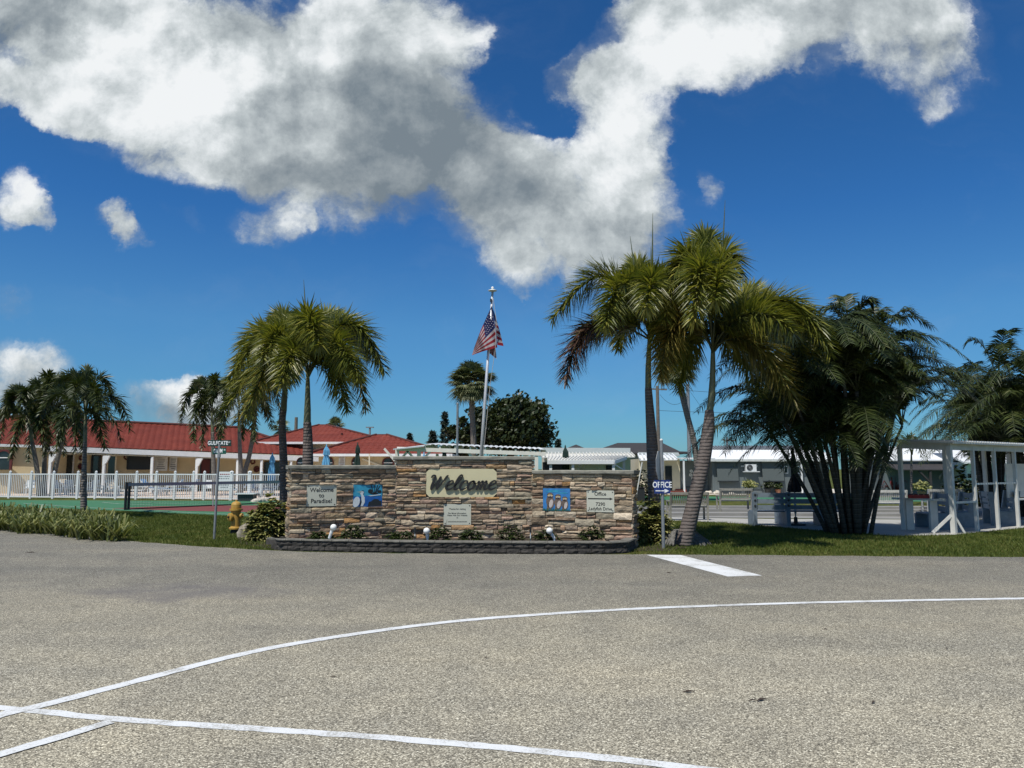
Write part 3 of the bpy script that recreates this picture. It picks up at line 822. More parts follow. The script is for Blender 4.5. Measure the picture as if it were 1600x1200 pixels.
board_text(off, FR, S_OFF, oo, [(.5, .83, .17, 'Office', 1.0), (.5, .36, .165, '7290', 1.0), (.5, .145, .15, 'Ladyfish Drive', .93)], M['letter'])
w0, z0, w1, z1 = S_OFF; m = MB(); za = z0+(z1-z0)*.615; ww = w1-w0
m.slab([FR.p(w0+ww*x, za+y*.01, oo+.0005) for x, y in ((.05, -1.2), (.84, -1.2), (.84, -2.9), (.95, 0), (.84, 2.9), (.84, 1.2), (.05, 1.2))], FR.n*.002)
m.build('arrow', M['letter'], off); screws(off, FR, S_OFF, oo)
inf, io = board('info_plaque', FC, S_INFO, 'small pale notice with lines of fine print below the Welcome panel', 'sign', M['signgrey'])
board_text(inf, FC, S_INFO, io, [(.5, .76, .075, 'Thanks for visiting', 1.05), (.5, .555, .072, 'For More Information,', .98), (.5, .455, .072, 'Please Visit Our Website', .95), (.5, .35, .07, 'at', 1)], M['letter'], .006)
w0, z0, w1, z1 = S_INFO; m = MB()
for k in range(22): # a last line too small to read
    x = w0+(w1-w0)*(.16+.032*k)
    m.slab([FC.p(x+a, z0+(z1-z0)*.15+b_, io+.0005) for a, b_ in ((0, -.008), (.012, -.008), (.012, .008+.004*(k % 3)), (0, .008))], FC.n*.002)
m.build('lettering', M['dark'], inf); screws(inf, FC, S_INFO, io)

# the two painted panels
def poly2(mb, face, r, pts, out, th=.002):
    w0, z0, w1, z1 = r
    mb.slab([face.p(w0+(w1-w0)*x, z0+(z1-z0)*y, out) for x, y in pts], face.n*th)
def ell(cx, cy, rx, ry, rot=0, n=18):
    c, s = math.cos(rot), math.sin(rot)
    return [(cx+rx*math.cos(2*math.pi*i/n)*c-ry*math.sin(2*math.pi*i/n)*s, cy+rx*math.cos(2*math.pi*i/n)*s+ry*math.sin(2*math.pi*i/n)*c) for i in range(n)]
her, ho = board('heron_painting', FL, S_HER, 'turquoise and blue painted panel of a white heron by mangroves', 'painting', M['art_sky'])
def layer(root, face, r, name, mat, polys, out):
    m = MB()
    for p in polys: poly2(m, face, r, p, out)
    return m.build(name, mat, root)
layer(her, FL, S_HER, 'painted_sea', M['art_sea'], [[(.005, .005), (.995, .005), (.995, .47), (.7, .45), (.45, .50), (.2, .46), (.005, .48)]], ho+.0005)
layer(her, FL, S_HER, 'painted_mangrove', M['art_dark'], [ell(.58, .70, .08, .10), ell(.90, .68, .075, .07), ell(.72, .60, .14, .045),
      [(.70, .55), (.72, .55), (.62, .98), (.59, .98)], [(.71, .55), (.73, .55), (.74, .98), (.72, .98)], [(.72, .55), (.75, .55), (.85, .98), (.82, .98)], [(.73, .56), (.75, .56), (.93, .95), (.90, .96)],
      [(.50, .02), (.98, .02), (.98, .24), (.90, .26), (.86, .33), (.74, .35), (.68, .31), (.62, .24), (.54, .22)]], ho+.003)
layer(her, FL, S_HER, 'painted_heron', M['art_white'], [ell(.11, .22, .115, .24, -.15), [(.24, .02), (.33, .02), (.40, .20), (.39, .42), (.33, .56), (.36, .66), (.32, .72), (.25, .70), (.22, .62), (.27, .52), (.28, .36), (.24, .2)], ell(.29, .68, .055, .05), [(.50, .50), (.95, .56), (.93, .52), (.6, .47)]], ho+.0055)
layer(her, FL, S_HER, 'painted_crest', M['art_dark'], [[(.22, .71), (.34, .745), (.37, .69), (.33, .715), (.28, .72)], [(.21, .02), (.25, .02), (.29, .22), (.26, .42), (.22, .48), (.25, .30)]], ho+.008)
layer(her, FL, S_HER, 'painted_beak', M['art_yellow'], [[(.25, .69), (.24, .665), (.10, .665)]], ho+.0105)
owl, wo2 = board('owl_painting', FR, S_OWL, 'blue painted panel of three burrowing owls standing in grass', 'painting', M['art_blue'])
bd = []; br_ = []; ey = []; dk = []
for cx, cy, k in ((.27, .40, 1.0), (.56, .36, .93), (.81, .31, .82)):
    bd += [ell(cx, cy, .150*k, .30*k, .05), ell(cx, cy+.28*k, .120*k, .135*k), ell(cx-.07*k, cy-.22*k, .05*k, .20*k, -.25), [(cx-.02, cy-.3*k), (cx+.03, cy-.3*k), (cx+.02, .04), (cx-.01, .04)]]
    br_ += [ell(cx+.03, cy-.08*k, .072*k, .19*k, -.18), ell(cx-.045*k, cy+.29*k, .045*k, .055*k), ell(cx+.05*k, cy+.29*k, .045*k, .055*k)]
    ey += [ell(cx-.045*k, cy+.30*k, .022*k, .027*k, 0, 8), ell(cx+.05*k, cy+.30*k, .022*k, .027*k, 0, 8)]
    dk += [[(cx-.015, cy+.25*k), (cx+.02, cy+.25*k), (cx+.002, cy+.19*k)], [(cx-.11*k, cy+.36*k), (cx-.01, cy+.335*k), (cx-.10*k, cy+.33*k)], [(cx+.11*k, cy+.36*k), (cx+.01, cy+.335*k), (cx+.10*k, cy+.33*k)]]
layer(owl, FR, S_OWL, 'painted_cloud', M['art_sky'], [ell(.35, .86, .26, .035), ell(.72, .80, .2, .03), ell(.5, .91, .3, .02)], wo2+.0005)
layer(owl, FR, S_OWL, 'painted_owls', M['art_brown'], bd, wo2+.003)
layer(owl, FR, S_OWL, 'painted_breast', M['art_pale'], br_, wo2+.0055)
layer(owl, FR, S_OWL, 'painted_eye', M['art_yellow'], ey, wo2+.008)
layer(owl, FR, S_OWL, 'painted_beak', M['art_dark'], dk, wo2+.0105)
gr = []
for k in range(26):
    x = .01+k*.0377; gr.append([(x, .01), (x+.035, .01), (x+.01+uni(0, .02), .08+uni(0, .07))])
layer(owl, FR, S_OWL, 'painted_grass', M['art_green'], gr, wo2+.013)

# low planter wall in front of it
pl = thing('planter_wall', 'low curved planter of dark grey retaining blocks at the foot of the stone wall', 'planter', tuple(G(700, 865)))
PLP = [wl_out+Vector((.02, -.02, 0)), G(424, 857), G(436, 860.5), G(560, 863), G(700, 865), G(850, 866), G(955, 865.8), G(982, 864), G(990, 860), wr_out+Vector((.05, -.12, 0))]
def resample(pts, step):
    out = [pts[0].copy()]; acc = 0
    for a, c in zip(pts[:-1], pts[1:]):
        L = (c-a).length; d = step-acc
        while d <= L: out.append(a.lerp(c, d/L)); d += step
        acc = L-(d-step)
    return out
PH = .245
m = MB(); ctop = MB()
for row in range(2):
    pts = resample([PLP[0].lerp(PLP[1], .0)]+PLP[1:], .02)
    i = 0 if row == 0 else -7
    rgp = random.Random(5+row)
    while i < len(pts)-2:
        n = rgp.choice((13, 14, 15, 16))
        a = pts[max(i, 0)]; e = pts[min(i+n, len(pts)-1)]
        if (e-a).length > .06:
            t = (e-a).normalized(); nn = Vector((t.y, -t.x, 0)); zz0 = row*.105; zz1 = zz0+.102
            a2 = a+t*.004; e2 = e-t*.004; bat = -.012*row
            k = 5; vs = []; fs = []
            for j in range(4):
                for q in range(k+1):
                    p = a2.lerp(e2, q/k); edge = (q in (0, k))+(j in (0, 3))
                    vs.append(p+nn*(.02+bat+noise.noise((p.x*9, p.y*9, j*3+row*7))*.022-.014*edge)+Vector((0, 0, zz0+(zz1-zz0)*j/3)))
            for j in range(3):
                for q in range(k): v0 = j*(k+1)+q; fs.append((v0, v0+1, v0+k+2, v0+k+1))
            b0 = len(vs)
            vs += [a2-nn*.2+Vector((0, 0, zz0)), e2-nn*.2+Vector((0, 0, zz0)), e2-nn*.2+Vector((0, 0, zz1)), a2-nn*.2+Vector((0, 0, zz1))]
            top = [3*(k+1)+q for q in range(k+1)]
            fs += [tuple(top+[b0+2, b0+3]), (b0+1, b0, b0+3, b0+2), (0, 2*(k+1), 3*(k+1), b0+3, b0), (k, b0+1, b0+2, 3*(k+1)+k)]
            m.add(vs, fs)
        i += n
m.build('block_course', M['block'], pl)
cpts = resample(PLP, .06)
i = 0; cb = MB(); rgp = random.Random(9)
while i < len(cpts)-1:
    n = rgp.choice((5, 6, 6, 7)); seg = cpts[i:i+n+1]
    if len(seg) > 1:
        vs = []; fs = []
        for q, p in enumerate(seg):
            t = (seg[min(q+1, len(seg)-1)]-seg[max(q-1, 0)]).normalized(); nn = Vector((t.y, -t.x, 0))
            p2 = p+t*(.004 if q == 0 else (-.004 if q == len(seg)-1 else 0))
            for o, z in ((.022, .209), (.028, .222), (.020, PH), (-.20, PH), (-.20, .209)): vs.append(p2+nn*(o+noise.noise((p.x*7, p.y*7, z*40))*.008)+Vector((0, 0, z)))
        for q in range(len(seg)-1):
            for j in range(5): fs.append((q*5+j, q*5+(j+1) % 5, q*5+5+(j+1) % 5, q*5+5+j))
        fs += [(4, 3, 2, 1, 0), tuple((len(seg)-1)*5+j for j in range(5))]
        cb.add(vs, fs)
    i += n
cb.build('cap_block', M['capdark'], pl)
soilp = [wl_out+Vector((.1, .1, 0))]+[p+Vector((0, .10, 0)) for p in PLP[1:-1]]+[wr_out+Vector((-.05, .1, 0)), wr_in+Vector((0, .1, 0)), wl_in+Vector((0, .1, 0))]
sheet('planting_soil', soilp, .16, M['soil'])
sheet('mulch_bed', [G(470, 856.5), G(420, 857.5), G(372, 850), G(372, 836), G(440, 832), G(500, 838)], .008, M['soil'])
sheet('mulch_bed', [G(980, 846), G(1060, 848), G(1075, 856), G(1040, 861), G(985, 861.5)], .008, M['soil'])

# ------------------------------------------------------------------ palms
def bez(p0, p1, p2, n):
    return [p0*(1-t)**2+p1*(2*t*(1-t))+p2*t*t for t in [i/n for i in range(n+1)]]
def leaflet(mb, p, d, L, w, droop, side):
    d = d.normalized(); m = p+d*L*.5; e = p+d*L+Vector((0, 0, -droop*L)); m.z -= droop*L*.18
    s = side*w*.5
    mb.add([p-s*.6, p+s*.6, m+s, m-s, e], [(0, 1, 2, 3), (3, 2, 4)])
def frond(rmb, lmb, p0, p1, p2, n, LL, w, mode='plume', droop=.24, start=.14, rr=.022):
    pts = bez(p0, p1, p2, 14)
    rmb.tube(pts, [rr*(1-.85*i/14)+.003 for i in range(15)], 5)
    up = Vector((0, 0, 1))
    for k in range(n):
        t = start+(1-start)*(k+uni(0, 1))/n
        i = min(int(t*14), 13); f = t*14-i
        p = pts[i].lerp(pts[i+1], f); T = (pts[i+1]-pts[i]).normalized()
        S = T.cross(up)
        if S.length < .05: S = Vector((1, 0, 0))
        S.normalize(); N = S.cross(T).normalized()
        prof = min(1, (t-start)/.16+.45)*(1-.62*max(0, (t-.55)/.45)**1.6)
        L = LL*prof*uni(.8, 1.12)
        if mode == 'plume':
            a = rnd()*2*math.pi
            rad = S*math.cos(a)+N*math.sin(a)
            d = rad*uni(.75, .95)+T*uni(.45, .85)
            leaflet(lmb, p, d, L, w*uni(.7, 1.2), droop*uni(.5, 1.3), T.cross(rad).normalized() if rnd() < .5 else S)
        else:
            sgn = 1 if k % 2 else -1
            d = S*sgn*uni(.85, 1)+T*uni(.55, .85)+N*uni(.0, .35)
            leaflet(lmb, p, d, L, w*uni(.8, 1.15), droop*uni(.5, 1.4), T)
def palm_trunk(pts, radii, mat, root, name='trunk', n=14):
    P_ = [Vector(p) for p in pts]
    q = []; r = []
    for i in range(len(P_)-1):
        p0 = P_[max(i-1, 0)]; p1 = P_[i]; p2 = P_[i+1]; p3 = P_[min(i+2, len(P_)-1)]
        for k in range(8):
            t = k/8
            q.append(.5*((2*p1)+(p2-p0)*t+(2*p0-5*p1+4*p2-p3)*t*t+(3*p1-p0-3*p2+p3)*t**3)); r.append((radii[i]*(1-t)+radii[i+1]*t)*(1+uni(-.012, .012)))
    q.append(P_[-1]); r.append(radii[-1])
    return MB().tube(q, r, n).build(name, mat, root, smooth=True)
def foxtail(label, Y, trunk, tw, shaft, sw, fronds, spears=(), group=None, mat='foxtail', name='foxtail_palm', leaf=.74, dens=500, lw=.038, cat='palm tree', Ys=0.0):
    """trunk/shaft: pixel polylines at depth Y; fronds: (control px, tip px, depth offsets, material)"""
    base = P(trunk[0][0], trunk[0][1], Y); base.z = max(base.z, -.02)
    tp = [P(x, y, Y) for x, y in trunk]; tp[0].z = min(tp[0].z, 0)
    root = thing(name, label, cat, (tp[0].x, Y, 0), 0, group)
    sc = Y/F
    palm_trunk(tp, [k*sc*TWK for k in tw], M['trunk'] if mat in ('foxtail',) else M['trunk_grey'], root)
    sh = [P(x, y, Y) for x, y in shaft]
    palm_trunk(sh, [k*sc*TWK for k in sw], M['crownshaft'], root, 'crownshaft')
    c0 = sh[-1]
    for fr in fronds:
        (cx, cy), (tx, ty), dc, dt = fr[:4]; fm = fr[4] if len(fr) > 4 else mat; kk = fr[5] if len(fr) > 5 else 1.0
        st = c0+Vector((uni(-.03, .03), uni(-.03, .03), uni(-.12, .1)))
        c = P(cx, cy, Y+dc); t = P(tx, ty, Y+dt)
        # control of the quadratic from a point the rachis passes half way
        ctl = c*2-(st+t)*.5
        L = (c-st).length+(t-c).length
        rb = MB(); lb = MB()
        frond(rb, lb, st, ctl, t, int(dens*kk*max(.5, L/2.6)), leaf, lw)
        f = lb.build('frond', M[fm], root, fix=False)
        rb.build('rachis', M['petiole'], f, smooth=True)
    for (sx, sy, bx, by) in spears:
        MB().tube([P(bx, by, Y), P((sx+bx)/2+1, (sy+by)/2, Y), P(sx, sy, Y)], [.035, .028, .004], 6).build('spear_leaf', M['spear'], root)
    return root

TWK = .64
# the pair left of the wall
foxtail('foxtail palm with its slim trunk just left of the stone wall, crown swept left', 20.6,
    [(446, 834), (445, 790), (443, 720), (441, 662), (443, 640)], [13, 12, 9.6, 8.4, 8], [(443, 642), (444.5, 620), (447, 596)], [8, 7.4, 4.5],
    [((432, 515), (357, 592), -.4, -.8), ((425, 545), (352, 642), .1, .1), ((410, 520), (362, 600), .9, 1.6), ((440, 530), (385, 648), -1.2, -2.0, 'foxtail'),      ((462, 520), (500, 560), .7, 1.5), ((447, 510), (430, 500), .9, 2.0), ((425, 580), (370, 660), -.7, -1.2, 'foxtail_yellow'),
     ((440, 525), (410, 560), -.9, -2.2), ((452, 540), (462, 590), 1.3, 2.4)],
    [], 'foxtail palms beside the stone wall')
foxtail('foxtail palm with thick ringed trunk rising behind the stone wall, its crown swept right', 19.3,
    [(480, 842), (480, 760), (481, 715), (481, 680), (480, 660)], [14, 13.5, 13, 11, 9.5], [(480, 662), (480.5, 640), (481, 590)], [9.3, 8.2, 4.5],
    [((540, 506), (600, 580), -.3, -.6), ((532, 540), (573, 640), .2, .3, 'foxtail_yellow'), ((515, 560), (541, 640), -.6, -.9), ((525, 505), (575, 555), .9, 1.6), ((500, 510), (530, 500), 1.0, 2.1),
     ((455, 520), (418, 565), .8, 1.6), ((480, 500), (500, 540), -1.0, -2.2), ((462, 545), (440, 600), -.9, -1.8), ((516, 535), (560, 590), -1.0, -2.0),
     ((470, 520), (450, 520), 1.2, 2.4)],
    [(474.5, 437, 480, 560), (488, 487, 477, 560), (470, 500, 480, 560)], 'foxtail palms beside the stone wall')
# the two right of the wall
foxtail('tall upright foxtail palm right of the wall with a brown dying frond on its left', 18.2,
    [(1024, 846), (1022, 780), (1019, 700), (1014.5, 630), (1013, 606)], [15, 14.5, 14, 10, 8.4], [(1013, 608), (1013, 575), (1015, 528)], [8, 7.2, 4.6],
    [((950, 432), (863, 500), -.3, -.5), ((975, 450), (946, 510), -.9, -1.9), ((925, 512), (884, 596), -.2, -.2, 'foxtail_old', 1.0), ((960, 500), (900, 540), .5, 1.0, 'foxtail'), ((1000, 430), (985, 430), .8, 2.0),
     ((1032, 440), (1062, 480), -.4, -1.0), ((1020, 440), (1010, 480), -1.2, -2.5), ((1042, 470), (1068, 540), .5, .8), ((1005, 450), (975, 445), -.5, -1.6), ((1030, 450), (1045, 440), .9, 1.9), ((990, 480), (965, 545), .9, 1.6), ((1035, 500), (1052, 570), -.8, -1.2)],
    [(1020, 333, 1016, 520), (984.5, 369, 1000, 500), (1017, 385, 1015, 500)], 'foxtail palms right of the stone wall')
foxtail('leaning foxtail palm with ringed trunk curving up from a mound of roots', 17.2,
    [(1068, 848), (1083, 790), (1099, 720), (1107, 670), (1108.5, 641)], [20, 17.5, 16.5, 14.5, 10], [(1109, 643), (1113, 600), (1114, 548)], [8.6, 7.6, 5],
    [((1080, 398), (1038, 500), -.3, -.7), ((1065, 430), (1040, 520), .6, 1.1), ((1128, 400), (1140, 480), -.3, -.5), ((1105, 390), (1090, 400), .9, 2.0), ((1062, 505), (1031, 590), -.3, -.6, 'foxtail_yellow'),
     ((1100, 420), (1085, 500), -1.1, -2.2), ((1215, 468), (1298, 552), -.2, -.3), ((1200, 500), (1275, 560), .7, 1.3), ((1180, 540), (1246, 640), -.6, -.9, 'foxtail_yellow'), ((1170, 490), (1240, 520), -1.0, -1.8),
     ((1160, 470), (1200, 470), 1.0, 2.0), ((1140, 520), (1190, 620), .8, 1.3), ((1085, 520), (1062, 610), .6, 1.1), ((1122, 430), (1118, 470), -1.0, -2.3), ((1190, 480), (1280, 520), .2, .4), ((1165, 530), (1225, 600), .2, .2)],
    [(1133, 313, 1122, 500)], 'foxtail palms right of the stone wall', dens=520)
# its root mound
b = MB(); c0 = G(1069, 851)
rm = []
for j in range(7):
    for i in range(22):
        a = 2*math.pi*i/22; r = .56*(1-(j/6)**1.6*.62); z = .34*(j/6)
        k = 1+.22*noise.noise((math.cos(a)*2, math.sin(a)*2, z*6))+uni(-.05, .05)
        rm.append((c0.x+math.cos(a)*r*k*1.05, c0.y+.15+math.sin(a)*r*k*.8, z-.02+.02*uni(-1, 1)))
b.add(rm, [(j*22+i, j*22+(i+1) % 22, (j+1)*22+(i+1) % 22, (j+1)*22+i) for j in range(6) for i in range(22)]+[tuple(6*22+i for i in range(22))])
for i in range(160):
    a = rnd()*2*math.pi; r = uni(.30, .60); z = .34*(1-(r-.2)/.42)
    p = Vector((c0.x+math.cos(a)*r*1.05, c0.y+.15+math.sin(a)*r*.8, max(z, .0)))
    b.bar(p+Vector((0, 0, .02)), p+Vector((math.cos(a)*.10, math.sin(a)*.08, -.09)), .016, .016)
lp = [o for o in COL.objects if o.get('label', '').startswith('leaning foxtail')][0]
b.build('root_mound', M['roots'], lp)

# far left palms beside the road and the pool
foxtail('small dark palm with straight grey trunk standing in the border grass by the road', 27.5,
    [(131, 803), (131, 760), (132, 715), (133, 690)], [8.2, 6.6, 5, 4.4], [(133, 692), (133.5, 670), (134, 645)], [4.3, 4.2, 3],
    [((175, 618), (204, 672), -.3, -.5), ((95, 615), (62, 650), .1, .2), ((110, 640), (92, 690), -.6, -1), ((155, 590), (178, 625), .6, 1.1), ((118, 588), (85, 600), .7, 1.3), ((135, 585), (140, 590), 1, 2.1), ((150, 650), (165, 700), -.7, -1.1),
     ((165, 640), (190, 690), .5, .9), ((125, 600), (115, 620), -1, -2.2), ((145, 605), (155, 640), -.9, -2), ((120, 655), (118, 705), .3, .4)],
    [], 'small palms by the pool fence', 'palmdark', 'small_palm', .50, 230, .045)
for lab, Y, tr, cw, fr in (
    ('bushy palm at the left edge, its pale trunk leaning left behind the pool fence', 47.5, [(62, 772), (58, 735), (53, 705), (50, 690)], (45, 655), [((20, 615), (0, 690), 0, 0), ((15, 640), (-12, 660), 1, 2), ((45, 610), (30, 640), -1, -2), ((70, 620), (95, 680), .5, .9), ((55, 605), (70, 620), 1.5, 3), ((30, 660), (18, 715), -.6, -1), ((60, 650), (70, 712), -.7, -1), ((28, 610), (5, 640), 1, 2), ((48, 640), (45, 720), .6, .8)]),
    ('bushy palm with upright pale trunk behind the pool fence, next to the leaning one', 48.5, [(69, 772), (69, 735), (70, 705), (71, 690)], (74, 650), [((100, 605), (122, 660), 0, 0), ((85, 595), (105, 610), 1.2, 2.5), ((60, 600), (45, 630), .4, .8), ((75, 590), (80, 610), -1.5, -3), ((90, 640), (100, 710), -.5, -.8), ((55, 630), (52, 700), .8, 1.3), ((110, 630), (130, 690), .8, 1.3), ((70, 640), (80, 710), -1, -1.4)]),
    ('palm with trunk leaning right behind the pool fence, beneath the red roof', 47, [(80, 772), (86, 735), (93, 705), (97, 690)], (104, 655), [((130, 615), (160, 665), 0, 0), ((90, 600), (70, 640), .4, .8), ((110, 595), (125, 600), 1.2, 2.4), ((120, 650), (130, 705), -.5, -.9), ((95, 650), (88, 705), -.4, -.7), ((140, 620), (170, 640), .8, 1.5), ((105, 605), (110, 640), -1, -2.4)]),
    ('slim palm behind the pool fence directly left of the street sign', 49, [(336, 772), (334, 735), (333, 705), (332, 675)], (331, 645), [((300, 612), (283, 660), 0, 0), ((310, 630), (302, 690), -.5, -.8), ((318, 598), (300, 610), 1.2, 2.3), ((345, 600), (360, 640), .4, .9), ((335, 595), (335, 610), -1.5, -3), ((340, 650), (345, 700), .7, 1), ((322, 620), (316, 700), .5, .8)]),
    ('slim palm behind the pool fence directly right of the street sign', 48, [(376, 772), (376, 735), (375, 705), (374, 675)], (373, 640), [((345, 605), (325, 650), 0, 0), ((352, 630), (345, 690), -.5, -.8), ((400, 605), (420, 650), .4, .8), ((375, 590), (375, 600), 1.2, 2.4), ((390, 630), (398, 690), -.6, -1), ((362, 600), (350, 620), -1.2, -2.3)]),
    ('slender palm with curved leaning trunk in front of the clubhouse porch', 50, [(372, 775), (383, 735), (391, 705), (397, 665), (399, 640)], (400, 625), [((375, 600), (355, 650), 0, 0), ((385, 640), (378, 685), -.5, -.8), ((425, 600), (440, 655), .4, .8), ((400, 585), (405, 590), 1.2, 2.4), ((412, 625), (425, 668), -.6, -1), ((390, 590), (370, 600), -1.2, -2.3)])):
    n = len(tr)
    foxtail(lab, Y, tr, [6.2-2.0*i/(n-1) for i in range(n)], [tr[-1], ((tr[-1][0]+cw[0])/2, (tr[-1][1]+cw[1])/2), cw], [4, 3.6, 2.2], fr, [], 'palms inside the pool fence', 'palmdark', 'small_palm', .75, 180, .085)

# clump palm: many canes from one base
def clump(label, base_px, stems, Y, group=None, nf=6, seed=3, fl=2.1, leaf=.5, lw=.036, dens=70, lim=None):
    rg = random.Random(seed)
    b0 = G(*base_px); b0.y = Y; b0.x = (base_px[0]-800)/F*Y
    root = thing('clumping_palm', label, 'palm tree', tuple(b0), 0, group)
    lb = MB(); rb = MB()
    for (bx, tx, ty, dy, w) in stems:
        base = Vector(((bx-800)/F*Y, Y+dy*.25, -.02)); top = P(tx, ty, Y+dy)
        mid = base.lerp(top, .5)+Vector(((base.x-top.x)*.10, 0, 0))
        pts = bez(base, mid, top, 8)
        MB().tube(pts, [w*(1.25-.05*i) for i in range(9)], 8).build('cane', M['trunk_areca'], root, smooth=True)
        out = Vector((top.x-b0.x, (top.y-b0.y)*1.0, 0))
        for k in range(nf):
            a = 2*math.pi*(k+rg.random()*.7)/nf
            el = rg.choice((.15, .5, .9, 1.25, .35))
            L = fl*rg.uniform(.75, 1.15)
            h = Vector((math.cos(a), math.sin(a), 0))+out.normalized()*.35 if out.length > .1 else Vector((math.cos(a), math.sin(a), 0))
            tip = top+h*L*math.cos(el)*.95+Vector((0, 0, L*(math.sin(el)*.75-.42*math.cos(el))))
            if lim and 800+F*tip.x/tip.y > lim[0] and tip.z < lim[1]: continue
            ctl = top+h*L*.45*math.cos(el)+Vector((0, 0, L*(.38+.45*math.sin(el))))
            frond(rb, lb, top, ctl, tip, dens, leaf, lw, 'flat', .42, .16, .016)
    cr = lb.build('crown', M['areca'], root, fix=False)
    rb.build('rachises', M['petiole'], cr, smooth=True)
    return root
rg = random.Random(4)
stems = []
tops = [(1205, 640), (1222, 590), (1246, 560), (1262, 625), (1276, 540), (1292, 600), (1300, 520), (1318, 545), (1330, 585), (1345, 525), (1356, 605), (1372, 550), (1388, 590), (1402, 560), (1418, 615), (1240, 668), (1400, 668), (1330, 640), (1430, 640), (1190, 672), (1215, 655), (1260, 700), (1296, 690), (1352, 690), (1385, 700), (1420, 668), (1445, 660), (1275, 660), (1310, 655), (1365, 655)]
for i, (tx, ty) in enumerate(tops):
    tx = 1308+(tx-1318)*.80; ty = ty+6
    bx = 1322+(tx-1322)*.27+rg.uniform(-5, 5)
    stems.append((bx, tx, ty, rg.uniform(-1.1, 1.1), rg.uniform(.04, .062)))
clump('big dark clumping palm with a fan of many canes beside the white shelter', (1322, 833), stems, 20.4, None, 11, 3, 2.0, .54, .036, 104, (1415, 3.25))
# palms at the right edge
stems = [(1588+2.4*i, 1560+9*i, 595+((i*5) % 7)*19, rg.uniform(-1.8, 1.8), .08) for i in range(13)]
clump('dark clumping palm behind the far end of the white shelter at the right edge', (1592, 800), stems, 27.5, 'clumping palms at the right edge', 9, 8, 2.6, .66, .042, 90)
stems = [(1530+2*i, 1508+7*i, 632+((i*3) % 5)*16, rg.uniform(-1.5, 1.5), .08) for i in range(10)]
clump('low dark clumping palm right behind the white shelter roof', (1536, 795), stems, 30, 'clumping palms at the right edge', 9, 12, 2.3, .62, .042, 80)
# red dead frond hanging from the clump
rb = MB(); lb = MB()

# fan palms
def fan_palm(label, Y, tr, tw, c, rad, nl=42, seed=1, group=None, name='fan_palm'):
    rg = random.Random(seed)
    tp = [P(x, y, Y) for x, y in tr]; tp[0].z = min(tp[0].z, 0)
    root = thing(name, label, 'palm tree', (tp[0].x, Y, 0), 0, group)
    palm_trunk(tp, [k*Y/F for k in tw], M['trunk_grey'], root)
    cc = P(c[0], c[1], Y); Rr = rad*Y/F
    lb = MB(); rb = MB()
    for k in range(nl):
        a = rg.uniform(0, 2*math.pi); e = math.asin(rg.uniform(-.75, .98))
        d = Vector((math.cos(a)*math.cos(e), math.sin(a)*math.cos(e), math.sin(e)))
        hub = cc+d*Rr*.52*rg.uniform(.8, 1.1)
        rb.bar(cc+Vector((0, 0, -.2*Rr)), hub, .03, .03)
        S = d.cross(Vector((0, 0, 1))); S = S.normalized() if S.length > .05 else Vector((1, 0, 0)); N = S.cross(d)
        for j in range(26):
            b_ = (j/25-.5)*3.9
            dd = d*math.cos(b_)+S*math.sin(b_)+N*(.15-.25*abs(b_)/2)
            leaflet(lb, hub, dd, Rr*.55*rg.uniform(.8, 1.1)*(1 if abs(b_) < 1.2 else .8), .055*Rr, .35, (d*-math.sin(b_)+S*math.cos(b_)).normalized())
    cr = lb.build('crown', M['sabal'], root, fix=False); rb.build('petioles', M['petiole'], cr)
    return root
fan_palm('fan palm with round bushy crown and straight trunk just left of the flagpole', 52, [(740, 745), (740, 700), (738, 650), (737, 620)], [5, 4.6, 4.2, 4.4], (738, 598), 43, 84, 2)
fan_palm('fan palm with slanting trunk seen between the two tall foxtail palms', 40, [(1094, 775), (1086, 700), (1074, 650), (1060, 592)], [5, 4.6, 4.6, 5], (1057, 572), 40, 66, 5)
for px, py, rr, lab, s in ((440, 668, 20, 'small distant palm crown above the red roof, left of the thick foxtail trunk', 4), (523, 667, 20, 'small distant palm crown above the red roof beside the roof peak', 6)):
    fan_palm(lab, 85, [(px, 760), (px, 700), (px, py+4)], [2.6, 2.4, 2.2], (px, py), rr, 26, s, 'distant palms behind the clubhouse')

